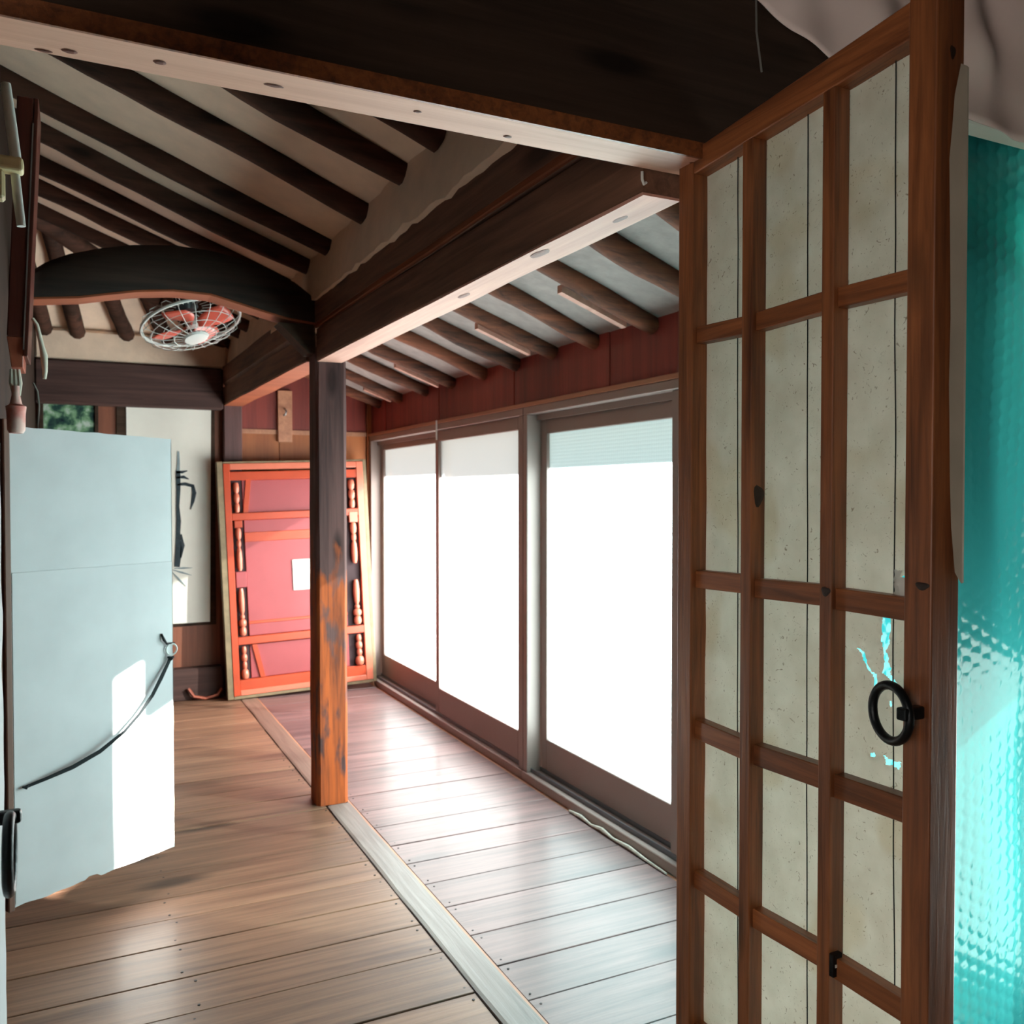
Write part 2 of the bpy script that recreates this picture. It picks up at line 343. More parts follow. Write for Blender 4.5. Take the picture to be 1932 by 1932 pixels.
def strip_mb(y0, y1):
    mb = MB(); n = 24; vs = []
    for i in range(n + 1):
        y = y0 + (y1 - y0) * i / n
        l = 1.070 + .007 * noise.noise(Vector((y * 3, 1, 0))); r = 1.176 + .004 * noise.noise(Vector((y * 4, 7, 0)))
        vs += [(l, y, -.03), (l, y, .003), (l + .012, y, .005), (r, y, .006), (r, y, -.03)]
    fs = [(i * 5 + k, i * 5 + k + 1, i * 5 + k + 6, i * 5 + k + 5) for i in range(n) for k in range(4)] + [(0, 1, 2, 3, 4), tuple(n * 5 + k for k in (4, 3, 2, 1, 0))]
    return mb.add(vs, fs)
finish('plank', strip_mb(1.56, 4.19), M['strip'], floor); finish('plank', strip_mb(4.37, 6.88), M['floor_y'], floor)
bx('plank', (1.177, 1.1875), (1.56, 6.88), (-.03, .001), M['trim_o'], floor)
nb = MB()
for y in yl[1:-8]:
    for dy in (-.035, .035):
        for x in (1.045 + random.uniform(-.008, .008), .30 + random.uniform(-.02, .02)):
            nb.lathe((x, y + dy, -.001), [(0, .0045), (.0022, .004)], 7)
for y in yr[1:-9]:
    for dy in (-.03, .03): nb.lathe((1.215 + random.uniform(-.006, .006), y + dy, -.001), [(0, .004), (.0022, .0035)], 7)
n_ = finish('floor_nails', nb, M['nail'], floor); n_['kind'] = 'stuff'

# ------------------------------------------------------------------ outdoors: yard that throws the sun back
struct(bx('ground', (2.3, 16), (-8, 16), (-.5, -.42), M['ground']))

# ------------------------------------------------------------------ ceiling of the hall
def zx(x): return 2.634 - SLOPE * (x - 1.0)          # plaster face over the main slope
def zy(y): return 2.634 + SLOPE * (6.83 - y)         # over the far hip
cb = MB()
A = (-.42, 1.62); B_ = (2.78, 1.62); C_ = (2.78, 7.0); D_ = (1.0, 7.0); D2 = (1.0, 6.83); E_ = (-.42, 6.83 - 1.42); F_ = (-.42, 7.0); 
def cp(p, f, t=0): return (p[0], p[1], f(p) + t)
fm = lambda p: zx(p[0]); fh = lambda p: zy(p[1])
lo = [cp(A, fm), cp(B_, fm), cp(C_, fm), cp(D_, fm), cp(D2, fm), cp(E_, fm)]
hi = [(x, y, z + .16) for x, y, z in lo]
n = len(lo)
cb.add(lo + hi, [tuple(range(n)), tuple(range(2 * n - 1, n - 1, -1))] + [(i, (i + 1) % n, (i + 1) % n + n, i + n) for i in range(n)])
lo = [cp(E_, fh), cp(D2, fh), cp(D_, fh), cp(F_, fh)]; hi = [(x, y, z + .16) for x, y, z in lo]; n = 4
cb.add(lo + hi, [tuple(range(n)), tuple(range(2 * n - 1, n - 1, -1))] + [(i, (i + 1) % n, (i + 1) % n + n, i + n) for i in range(n)])
ceiling = struct(finish('ceiling', cb, M['plaster']))
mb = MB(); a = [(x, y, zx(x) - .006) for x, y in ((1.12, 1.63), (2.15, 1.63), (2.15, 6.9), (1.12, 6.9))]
mb.hexa(a, [(p[0], p[1], p[2] + .004) for p in a]); finish('grey_skim', mb, M['plaster_grey'], ceiling)['label'] = 'greyer plaster over the strip by the windows'  # thin greyer layer under the slope by the windows
struct(bx('trim_1', (2.70, 2.75), (1.5, 7.0), (1.90, 2.12), M['rafter']))   # fascia board of the eave

def rafter(p0, p1, r0, r1, seedv, mat='rafter'):
    """bent log from p0 to p1"""
    p0 = Vector(p0); p1 = Vector(p1); m = 12; pts = []; rs = []
    for i in range(m + 1):
        t = i / m; p = p0.lerp(p1, t)
        w = .018
        p += Vector((0, noise.noise(Vector((t * 2.5, seedv, 0))) * w * 1.6, noise.noise(Vector((t * 2.5, seedv, 9))) * w))
        pts.append(p); rs.append((r0 + (r1 - r0) * t) * (1 + .10 * noise.noise(Vector((t * 7, seedv, 4)))))
    mb = MB().tube(pts, rs, 10)
    return finish('rafter', mb, M[mat], ceiling, smooth=True)
ys_r = [2.26, 2.62, 2.96, 3.41, 3.97, 4.36, 4.78, 5.16, 5.6, 6.02, 6.36]     # hall side of the beam
def cz(x, r): return 2.564 - SLOPE * (x - 1.0) + r
for k, y in enumerate(ys_r):
    r = .047 + .006 * random.random()
    if zy(y) < zx(-.25): xs = 1.0 - (6.83 - y) ; xs = min(max(xs, -.25), .9)
    else: xs = -.25
    rafter((xs, y - .06, cz(xs, r)), (1.035, y, cz(1.035, r)), r * 1.15, r * .95, k * 3.3)
ys_o = [2.24, 2.62, 3.03, 3.46, 3.86, 4.27, 4.68, 5.16, 5.6, 6.15, 6.64]     # window side of the beam
for k, y in enumerate(ys_o):
    r = .043 + .006 * random.random()
    rafter((1.12, y - .03, cz(1.12, r)), (2.125, y, cz(2.125, r) - .004), r * 1.05, r * .92, 50 + k * 2.7, 'rafter_o')
for k, (xe, xs) in enumerate(((-.17, -.30), (.03, -.12), (.34, .12), (.60, .42), (.82, .72))):     # rafters of the far hip
    r = .05; ye = 6.84
    ys = max(1.0 - xe, .1); ystart = 6.83 - max(.15, min(1.35, (1.0 - xs) - .05))
    rafter((xs, ystart, 2.564 + SLOPE * (6.83 - ystart) + r), (xe, ye, 2.55 + r), r * .95, r * 1.05, 90 + k * 5)
rafter((1.02, 6.86, 2.60), (-.30, 5.52, 3.09), .06, .065, 133)
# short pale wood pieces beside rafters
for (x, y, ln) in ((1.86, 3.10, .30), (1.86, 3.93, .28), (1.9, 5.25, .28), (1.95, 6.2, .2)):
    z = cz(x, 0) - .004
    mb = MB(); a = [(x - ln / 2, y - .05, z + SLOPE * ln / 2 - .012), (x - ln / 2, y - .015, z + SLOPE * ln / 2 - .012), (x + ln / 2, y - .015, z - SLOPE * ln / 2 - .012), (x + ln / 2, y - .05, z - SLOPE * ln / 2 - .012)]
    mb.hexa(a, [(p[0], p[1], p[2] + .03) for p in a]); finish('rafter_piece', mb, M['beam_under'], ceiling)

# plaster that fills between the rafters above the beams
def plaster_fill(x0, x1, y0, y1, z0, ys, r=.05):
    mb = MB(); n = 90; vs = []
    for i in range(n + 1):
        y = y0 + (y1 - y0) * i / n
        w = .024 * noise.noise(Vector((y * 5, 3, 0))) + .010 * noise.noise(Vector((y * 17, 3, 0)))
        vs += [(x0 + w - .008, y, z0 + .016 * noise.noise(Vector((y * 12, 0, 0)))), (x0 + w, y, zx(x0) - .12), (x0 + w + .025, y, zx(x0) + .03), (x1, y, zx(x0) + .03), (x1, y, z0)]
    fs = [(i * 5 + k, i * 5 + (k + 1) % 5, (i + 1) * 5 + (k + 1) % 5, (i + 1) * 5 + k) for i in range(n) for k in range(5)] + [(4, 3, 2, 1, 0), tuple(n * 5 + k for k in range(5))]
    return mb.add(vs, fs)
struct(finish('wall_above_beam', plaster_fill(1.015, 1.15, 1.6, 6.84, 2.40, ys_r), M['plaster'], smooth=True))
mb = MB(); mb.box((-.24, 1.02), (6.80, 6.99), (2.40, 2.62)); 
struct(finish('trim_2', mb, M['plaster'], bevel=.02))

# ------------------------------------------------------------------ walls of the hall
wall_left = struct(bx('wall_left', (-.32, -.235), (1.54, 7.0), (-.03, 3.25), M['darkpanel']))
wall_back = struct(bx('wall_back', (-.32, 2.3), (6.9, 7.05), (-.1, 2.75), M['brown_z']))
def panel(x0, x1, z0, z1, mat, d=.02): bx('panel', (x0 + .002, x1 - .002), (6.9 - d, 6.9), (z0, z1), mat, wall_back, bevel=.002)
for a, b in ((-.24, .02), (.02, .32), (.32, .62), (.62, .965)): panel(a, b, .22, 2.12, M['brown_z'])
for a, b in ((1.12, 1.40), (1.40, 1.74), (1.74, 2.08)):
    panel(a, b, .12, 1.95, M['orange_z']); panel(a, b, 1.975, 2.45, M['red'])
bx('rail', (1.12, 2.08), (6.87, 6.905), (1.945, 1.978), M['trim_o'], wall_back)
struct(bx('baseboard_back', (-.24, .965), (6.79, 6.9), (0, .23), M['beam_x'], bevel=.006))
mb = MB().tube([(.72, 6.77, .09), (.76, 6.76, .03), (.84, 6.755, .012), (.92, 6.76, .03), (.955, 6.77, .07)], .012, 8)
tag(finish('bent_wood_handle', mb, M['case_low'], smooth=True), 'curved reddish wooden handle lying at the foot of the dark baseboard', 'handle')

# window wall: stained boards above the frames
wall_right = struct(bx('wall_right', (2.155, 2.25), (1.64, 7.0), (1.99, 2.30), M['red']))
yy = [1.64, 1.98, 2.38, 2.86, 3.35, 3.8, 4.3, 4.85, 5.4, 6.0, 6.5, 6.89]
for k, (a, b) in enumerate(zip(yy[:-1], yy[1:])):
    bx('board', (2.118 + .003 * (k % 2), 2.155), (a + .0015, b - .0015), (1.965, 2.225), M['red'], wall_right, bevel=.002)
struct(bx('trim_3', (2.095, 2.16), (1.64, 6.95), (1.944, 1.966), M['trim_o'], bevel=.003))
struct(bx('trim_4', (2.085, 2.25), (6.86, 6.9), (0, 2.2), M['orange_z'], bevel=.003))
struct(bx('trim_5', (2.075, 2.26), (1.64, 6.87), (-.08, -.001), M['trim_o']))
struct(bx('wall_porch', (2.155, 2.25), (1.64, 1.70), (0, 1.99), M['red']))

# ------------------------------------------------------------------ sliding windows
def sash(parent, x, y0, y1, pane_mat, st=.055, top=.07, bot=.135, z0=.06, z1=1.905):
    w = .028
    bx('sash_stile', (x, x + w), (y0, y0 + st), (z0, z1), M['alu'], parent, bevel=.003)
    bx('sash_stile', (x, x + w), (y1 - st, y1), (z0, z1), M['alu'], parent, bevel=.003)
    bx('sash_rail', (x, x + w), (y0 + st, y1 - st), (z1 - top, z1), M['alu'], parent, bevel=.003)
    bx('sash_rail', (x, x + w), (y0 + st, y1 - st), (z0, z0 + bot + .03), M['alu'], parent, bevel=.003)
    xm = x + w * .6
    return MB().add([(xm, y0 + st, z0 + bot), (xm, y1 - st, z0 + bot), (xm, y1 - st, z1 - top), (xm, y0 + st, z1 - top)], [(0, 1, 2, 3)]), xm
def window(name, y0, y1, ym):
    w = struct(root(name, (2.15, (y0 + y1) / 2, 0)))
    bx('frame_head', (2.10, 2.25), (y0, y1), (1.905, 1.944), M['alu'], w, bevel=.003)
    bx('frame_head_track', (2.155, 2.162), (y0, y1), (1.875, 1.905), M['alu'], w)
    bx('frame_sill', (2.09, 2.25), (y0, y1), (0, .045), M['alu'], w, bevel=.003)
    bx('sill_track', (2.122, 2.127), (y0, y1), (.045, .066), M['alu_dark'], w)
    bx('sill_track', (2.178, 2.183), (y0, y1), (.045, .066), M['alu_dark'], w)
    bx('frame_jamb', (2.10, 2.25), (y0, y0 + .045), (.045, 1.905), M['alu'], w, bevel=.003)
    bx('frame_jamb', (2.10, 2.25), (y1 - .045, y1), (.045, 1.905), M['alu'], w, bevel=.003)
    return w
w1 = window('window_1', 4.16, 6.86, 5.5)
mb, xm = sash(w1, 2.18, 5.40, 6.80, M['pane_far']); finish('filmed_pane', mb, M['pane_far'], w1)
mb, xm = sash(w1, 2.125, 4.21, 5.48, M['pane_far']); finish('filmed_pane', mb, M['pane_far'], w1)
w2 = window('window_2', 1.70, 4.155, 2.9)
mb, xm = sash(w2, 2.18, 2.82, 4.10, M['pane'], top=.10); finish('filmed_pane', mb, M['pane'], w2)
_, xm = sash(w2, 2.125, 1.72, 2.90, M['pane'])
a0, a1, b0, b1 = 1.775, 2.845, .195, 1.835
finish('glass_pane', MB().add([(xm, a0, b0), (xm, a1, b0), (xm, a1, b1), (xm, a0, b1)], [(0, 1, 2, 3)]), M['glass'], w2)
xf = xm - .004
edge = [(xf, a0, b0), (xf, a1, b0), (xf, a1, b1), (xf, 2.33, b1), (xf, 2.31, 1.62), (xf, 2.30, 1.4), (xf, 2.26, 1.18), (xf, 2.2, 1.07), (xf, 2.08, 1.06), (xf, 1.9, 1.10), (xf, a0, 1.12)]
f_ = finish('bubble_film', MB().add(edge, [tuple(range(len(edge)))]), M['pane'], w2); f_['label'] = 'bubble film peeled off the upper corner of the glass'
# small white hook on the trim between the far sashes
tag(bx('hanging_tag', (2.085, 2.092), (5.36, 5.372), (1.84, 1.965), M['white_plastic']), 'thin white tag hanging from the trim above the far sliding window', 'tag')
mb = MB()
pt = [(2.075, 3.62, .006), (2.078, 3.52, .012), (2.072, 3.42, .007), (2.079, 3.34, .013), (2.072, 3.24, .008), (2.077, 3.12, .012), (2.073, 3.0, .008), (2.07, 2.85, .007)]
mb.tube(pt, [.006, .009, .005, .010, .006, .009, .006, .004], 7)
tag(finish('tape_strip', mb, M['tape'], smooth=True), 'frayed dirty white tape lying on the floor along the window sill', 'tape')

# ------------------------------------------------------------------ posts and beams
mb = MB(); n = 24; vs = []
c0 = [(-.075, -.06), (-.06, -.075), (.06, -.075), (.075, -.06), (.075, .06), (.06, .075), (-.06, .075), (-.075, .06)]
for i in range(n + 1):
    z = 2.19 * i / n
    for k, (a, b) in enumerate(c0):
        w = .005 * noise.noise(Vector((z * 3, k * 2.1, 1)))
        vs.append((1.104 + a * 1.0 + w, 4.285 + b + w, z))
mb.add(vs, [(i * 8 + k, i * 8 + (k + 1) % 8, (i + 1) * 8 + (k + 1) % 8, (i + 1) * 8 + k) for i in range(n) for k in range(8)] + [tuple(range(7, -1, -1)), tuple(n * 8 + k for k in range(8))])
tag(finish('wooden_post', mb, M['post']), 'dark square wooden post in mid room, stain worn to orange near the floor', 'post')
mb = MB().box((.985, 1.115), (6.80, 6.9), (0, 2.16))
tag(finish('wooden_post', mb, M['pillar'], bevel=.006), 'dark purplish brown wall post at the left of the leaning red panel', 'post')

def beam_mb(y0, y1, xa, xb, w0, w1, z0, z1, n=24, wob=.004, chamf=.0):
    mb = MB(); vs = []
    for i in range(n + 1):
        t = i / n; y = y0 + (y1 - y0) * t; xl = xa + (xb - xa) * t; w = w0 + (w1 - w0) * t
        q = [wob * noise.noise(Vector((y * 2, k * 4.1, z0))) for k in range(6)]
        vs += [(xl + q[0], y, z0 + chamf), (xl + chamf + q[0], y, z0 + q[1]), (xl + w + q[2], y, z0 + q[1]), (xl + w + q[2], y, z1 + q[3]), (xl + q[4], y, z1 + q[3])]
    fs = [(i * 5 + k, i * 5 + (k + 1) % 5, (i + 1) * 5 + (k + 1) % 5, (i + 1) * 5 + k) for i in range(n) for k in range(5)] + [(4, 3, 2, 1, 0), tuple(n * 5 + k for k in range(5))]
    return mb.add(vs, fs)
b1 = root('long_beam', (1.1, 2.85, 2.12), 'long two-tier dark beam from the doorway lintel to the mid-room post', 'beam')
finish('lower_timber', beam_mb(1.56, 4.20, 1.068, 1.030, .095, .12, 2.126, 2.272, chamf=.004), M['beam'], b1)
finish('upper_timber', beam_mb(1.56, 4.20, 1.040, 1.022, .12, .14, 2.279, 2.425, chamf=.02), M['beam'], b1)
o = finish('worn_highlight', beam_mb(1.56, 4.20, 1.0385, 1.0205, .012, .012, 2.276, 2.296, chamf=.004), M['worn_highlight'], b1); o['label'] = 'worn groove edge with an orange brown highlight painted on'  # highlight along the worn groove edge put into the colour
o = finish('underside_strip', beam_mb(1.56, 4.20, 1.068, 1.032, .095, .118, 2.120, 2.126), M['beam_under'], b1); o['label'] = 'pale underside of the beam'  # pale layer under the darker lower timber
b2 = root('long_beam', (1.08, 5.6, 2.12), 'far two-tier beam running from the mid-room post to the back wall', 'beam')
finish('lower_timber', beam_mb(4.37, 6.80, 1.02, .985, .13, .13, 2.146, 2.272, chamf=.004), M['beam'], b2)
finish('upper_timber', beam_mb(4.37, 6.80, 1.015, .98, .14, .14, 2.279, 2.42, chamf=.02), M['beam'], b2)
o = finish('underside_strip', beam_mb(4.37, 6.80, 1.022, .987, .128, .128, 2.140, 2.146), M['curved_u'], b2); o['label'] = 'orange underside of the beam'
tag(finish('tie_beam', MB().box((-.235, .98), (6.78, 6.9), (2.105, 2.405)), M['beam_x'], bevel=.012), 'dark straight beam across the back wall above the white scroll', 'beam')

cr = root('curved_beam', (.4, 4.28, 2.3), 'thick dark arched cross beam between left wall and mid-room post', 'beam')
top = [(-.23, 2.38), (-.14, 2.442), (-.091, 2.48), (-.012, 2.518), (.109, 2.557), (.234, 2.586), (.406, 2.605), (.562, 2.60), (.677, 2.581), (.819, 2.542), (.94, 2.495), (1.03, 2.43)]
bot = [(-.23, 2.300), (-.148, 2.304), (.026, 2.325), (.128, 2.348), (.254, 2.374), (.405, 2.391), (.561, 2.388), (.676, 2.361), (.794, 2.333), (.9, 2.31), (1.03, 2.296)]
def interp(tb, x):
    for (a, b), (c, d) in zip(tb[:-1], tb[1:]):
        if a <= x <= c: return b + (d - b) * (x - a) / (c - a)
    return tb[-1][1]
mb = MB(); mu = MB(); n = 40; vs = []; vu = []
for i in range(n + 1):
    x = -.23 + 1.26 * i / n; zt = interp(top, x); zb = interp(bot, x); h = zt - zb
    vs += [(x, 4.215, zb + .006), (x, 4.20, zb + .03), (x, 4.20, zt - h * .25), (x, 4.225, zt - .01), (x, 4.28, zt), (x, 4.34, zt - .01), (x, 4.36, zb + h * .5), (x, 4.345, zb + .006)]
    vu += [(x, 4.212, zb - .002), (x, 4.347, zb - .002), (x, 4.347, zb + .007), (x, 4.212, zb + .007)]
k8 = lambda m, n_: [(i * m + k, i * m + (k + 1) % m, (i + 1) * m + (k + 1) % m, (i + 1) * m + k) for i in range(n_) for k in range(m)] + [tuple(range(m - 1, -1, -1)), tuple(n_ * m + k for k in range(m))]
mb.add(vs, k8(8, n)); mu.add(vu, k8(4, n))
finish('arched_timber', mb, M['curved'], cr, smooth=True)
o = finish('underside_strip', mu, M['curved_u'], cr); o['label'] = 'orange underside of the arch, floor light painted in'
mb = MB(); a = [(.86, 4.22, 2.294), (1.03, 4.22, 2.294), (1.03, 4.22, 2.16), (1.0, 4.22, 2.16)]
mb.hexa(a, [(p[0], 4.34, p[2]) for p in a]); finish('corner_bracket', mb, M['black'], cr)

# ------------------------------------------------------------------ doorway between near room and hall
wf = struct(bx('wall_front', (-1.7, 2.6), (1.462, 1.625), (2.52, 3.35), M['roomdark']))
struct(bx('wall_front_left', (-1.7, -.16), (1.462, 1.54), (-.03, 2.52), M['roomwall']))
tag(finish('lintel_beam', MB().box((-.4, 1.92), (1.456, 1.55), (2.197, 2.52)), M['black'], bevel=.004), 'heavy dark beam over the doorway, unlit look in its colour, along the top of the picture', 'beam')  # very dark colour stands in for the lack of light on this beam
dl = tag(finish('door_lintel', MB().box((-.4, 1.19), (1.448, 1.545), (2.168, 2.197)), M['pale_x'], bevel=.002), 'pale knotty board under the black beam, across the doorway head', 'board')
o = bx('lintel_edge', (-.4, 1.19), (1.442, 1.448), (2.166, 2.197), M['lat_y']); tag(o, 'thin reddish brown strip along the front edge of the lintel board', 'strip')
mb = MB().tube([(1.06, 1.552, 2.165), (1.063, 1.556, 2.15), (1.07, 1.56, 2.142), (1.076, 1.56, 2.147)], .003, 6)
tag(finish('wall_hook', mb, M['white_plastic'], smooth=True), 'tiny white hook under the right end of the lintel board', 'hook')

def knot(x, y, z, a, b, parent, rot=0):
    mb = MB(); vs = []
    for ring_ in (1, .55):
        for k in range(14):
            t = 2 * math.pi * k / 14; q = ring_ * (1 + .22 * noise.noise(Vector((math.cos(t) * 1.5, math.sin(t) * 1.5, x * 9))))
            dx_, dy_ = a * q * math.cos(t), b * q * math.sin(t)
            vs.append((x + dx_ * math.cos(rot) - dy_ * math.sin(rot), y + dx_ * math.sin(rot) + dy_ * math.cos(rot), z - (.0012 if ring_ < 1 else 0)))
    mb.add(vs, [(k, (k + 1) % 14, 14 + (k + 1) % 14, 14 + k) for k in range(14)] + [tuple(range(14, 28))])
    finish('knot', mb, M['knot'], parent)
for x, y, a, b in ((-.035, 1.535, .013, .005), (.0, 1.52, .012, .007), (.125, 1.497, .010, .008), (.30, 1.50, .016, .006), (.545, 1.49, .008, .005), (.735, 1.52, .009, .006), (1.13, 1.475, .008, .005)):
    knot(x, y, 2.1676, a, b, dl)
for x, y, a, b in ((1.09, 2.06, .014, .045), (1.115, 1.72, .012, .035), (1.105, 2.6, .012, .04)): knot(x, y, 2.1196, a * 1.1, b, b1)

# near room shell (mostly behind the camera)
struct(bx('wall_room_left', (-1.75, -1.7), (-1.5, 1.54), (-.03, 2.8), M['roomwall']))
struct(bx('wall_room_back', (-1.75, 2.6), (-1.56, -1.5), (-.03, 2.8), M['roomwall']))
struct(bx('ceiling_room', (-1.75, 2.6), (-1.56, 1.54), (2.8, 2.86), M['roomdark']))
mb = MB(); xr = (2.455, 2.475); mb.box(xr, (-1.5, .6), (-.03, 2.8)); mb.box(xr, (.6, 1.5), (1.05, 2.8)); mb.box(xr, (.6, 1.5), (-.03, .05))
struct(finish('wall_room_right', mb, M['roomwall']))
w3 = struct(root('added_window', (2.47, 1.02, .3)))  # unseen low window, added so sun reaches the bubble sheet
bx('frame_rail', (2.445, 2.48), (.6, 1.5), (.05, .08), M['alu'], w3); bx('frame_rail', (2.445, 2.48), (.6, 1.5), (1.02, 1.05), M['alu'], w3)
bx('frame_stile', (2.445, 2.48), (.6, .63), (.08, 1.02), M['alu'], w3); bx('frame_stile', (2.445, 2.48), (1.48, 1.5), (.08, 1.02), M['alu'], w3)
finish('filmed_pane', MB().add([(2.465, .63, .08), (2.465, 1.48, .08), (2.465, 1.48, 1.02), (2.465, .63, 1.02)], [(0, 1, 2, 3)]), M['pane_clearer'], w3)
struct(bx('wall_porch_top', (1.5, 2.45), (1.66, 1.68), (2.05, 2.6), M['darkpanel']))
struct(bx('trim_6', (1.93, 2.45), (1.49, 1.55), (2.41, 2.52), M['valance'], bevel=.004))
struct(bx('trim_7', (1.20, 1.27), (1.55, 1.61), (0, 2.42), M['lat_z'], bevel=.003))

# turquoise bubble sheet
px = .0215; pz = .0215 * 2
nx = int((2.45 - 1.27) / .0043); nz = int(2.49 / .0054)
xs = np.linspace(1.27, 2.448, nx); zs = np.linspace(.005, 2.49, nz)
XX, ZZ = np.meshgrid(xs, zs)
P_ = .043
def hexd(X, Z):
    best = np.full(X.shape, 9.)
    for ox, oz in ((0, 0), (P_ * .866, P_ * .5)):
        u = (X - ox) / (P_ * 1.732); v = (Z - oz) / P_
        dx = (u - np.round(u)) * P_ * 1.732; dz = (v - np.round(v)) * P_
        best = np.minimum(best, np.hypot(dx, dz))
    return best
dd = hexd(XX + .004 * np.sin(ZZ * 5), ZZ + .01 * np.sin(XX * 4))
rb = P_ * .44
amp = .5 + .5 * np.clip(1.2 + np.sin(XX * 9 + ZZ * 3) * .6 + np.sin(ZZ * 11 - XX * 5) * .5, 0, 1.4)
bub = np.sqrt(np.clip(1 - (dd / rb) ** 2, 0, 1)) * .0020 * amp
wave = .006 * np.sin(XX * 7 + 1.3 * np.sin(ZZ * 3)) + .004 * np.sin(ZZ * 9 + XX * 14)
YY = 1.585 - bub + wave
rn = np.random.RandomState(3); YY += rn.normal(0, .00035, YY.shape)
verts = np.stack([XX, YY, ZZ], -1).reshape(-1, 3)
idx = np.arange(nx * nz).reshape(nz, nx)
faces = np.stack([idx[:-1, :-1], idx[:-1, 1:], idx[1:, 1:], idx[1:, :-1]], -1).reshape(-1, 4)
me = bpy.data.meshes.new('bubble_wrap_sheet')
me.vertices.add(len(verts)); me.vertices.foreach_set('co', verts.ravel())
me.loops.add(faces.size); me.loops.foreach_set('vertex_index', faces.ravel().astype(np.int32))
me.polygons.add(len(faces)); me.polygons.foreach_set('loop_start', np.arange(0, faces.size, 4, dtype=np.int32)); me.polygons.foreach_set('use_smooth', np.ones(len(faces), bool))
me.update(calc_edges=True); me.validate(); me.materials.append(M['bubble'])
o = bpy.data.objects.new('bubble_wrap_sheet', me); COL.objects.link(o)
tag(o, 'turquoise bubble wrap sheet hanging behind the lattice door at the right', 'bubble wrap')

# gathered cloth above the sheet
edge = [(1.16, 2.56), (1.211, 2.492), (1.329, 2.446), (1.432, 2.417), (1.555, 2.39), (1.703, 2.373), (1.861, 2.365), (2.07, 2.352), (2.44, 2.34)]
mb = MB(); nu, nv = 120, 26; vs = []
for i in range(nu + 1):
    s = i / nu * (len(edge) - 1); k = min(int(s), len(edge) - 2); t = s - k
    ex = edge[k][0] + (edge[k + 1][0] - edge[k][0]) * t; ez = edge[k][1] + (edge[k + 1][1] - edge[k][1]) * t
    for j in range(nv + 1):
        v = j / nv
        x = ex - .10 * v * (1 - i / nu) + .03 * v; z = ez + (2.79 - ez) * v
        q = x * 1.0 + z * .8
        f = (.006 + .02 * v) * math.sin(q * 26 + 2 * noise.noise(Vector((x * 3, z * 3, 0)))) + .02 * noise.noise(Vector((x * 7, z * 9, 2)))
        y = 1.405 + f - .10 * v + .004 * math.sin(x * 40) * (1 - v)
        vs.append((x, y, z))
mb.add(vs, [(i * (nv + 1) + j, (i + 1) * (nv + 1) + j, (i + 1) * (nv + 1) + j + 1, i * (nv + 1) + j + 1) for i in range(nu) for j in range(nv)])
o = finish('cloth_curtain', mb, M['curtain'], smooth=True)
sm = o.modifiers.new('thick', 'SOLIDIFY'); sm.thickness = .003
tag(o, 'pale mauve gathered cloth hung across the top right corner above the lattice door', 'curtain')
mb = MB().tube([(1.247, 1.43, 2.62), (1.250, 1.43, 2.55), (1.253, 1.43, 2.50), (1.256, 1.432, 2.44), (1.266, 1.433, 2.39), (1.272, 1.434, 2.362)], .0022, 6)
tag(finish('loose_string', mb, M['string'], smooth=True), 'thin grey string dangling in front of the black beam', 'string')

# ------------------------------------------------------------------ lattice door (right leaf)
XF = 1.127
ld = root('lattice_door', (1.155, 1.2, .10), 'large open lattice door leaf with brown bars and old beige paper, at right', 'door')
def tilt(mb):     # the head of the leaf rises a little towards the free side
    mb.v = [(x, y, z + max(0, z - 1.9) / .3 * (1.5 - y) * .085) for x, y, z in mb.v]; return mb
o = finish('stile', tilt(MB().box((XF, 1.186), (.902, .951), (.10, 2.20))), M['lat_z'], ld, bevel=.0025, seg=2)
o = finish('stile', tilt(MB().box((XF, 1.185), (1.471, 1.517), (.10, 2.192))), M['lat_z'], ld, bevel=.0025, seg=2)
finish('rail', tilt(MB().box((XF + .002, 1.184), (.951, 1.471), (2.142, 2.190))), M['lat_y'], ld, bevel=.002)
finish('rail', MB().box((XF + .002, 1.184), (.951, 1.471), (.10, .17)), M['lat_y'], ld, bevel=.002)
finish('muntin', tilt(MB().box((XF + .002, 1.163), (1.295, 1.3235), (.17, 2.1425))), M['lat_z'], ld, bevel=.002, seg=2)
finish('muntin', tilt(MB().box((XF + .002, 1.163), (1.097, 1.124), (.17, 2.1425))), M['lat_z'], ld, bevel=.002, seg=2)
for zt, zb in ((1.838, 1.804), (1.342, 1.306), (1.032, .992), (.721, .684), (.405, .368)):
    for a, b in ((1.3235, 1.471), (1.124, 1.295), (.951, 1.097)):
        mb = MB(); s = (random.uniform(-.003, .003)); dz = .012 * ((1.2 - (a + b) / 2)) * (1 if zt > 1.5 else -.6)
        q = [(XF + .011, a, zb + s + dz), (1.163, a, zb + s + dz), (1.163, b, zb + dz - s), (XF + .011, b, zb + dz - s)]
        mb.hexa(q, [(p[0], p[1], p[2] + (zt - zb)) for p in q]); finish('crossbar', mb, M['lat_y'], ld, bevel=.0015)
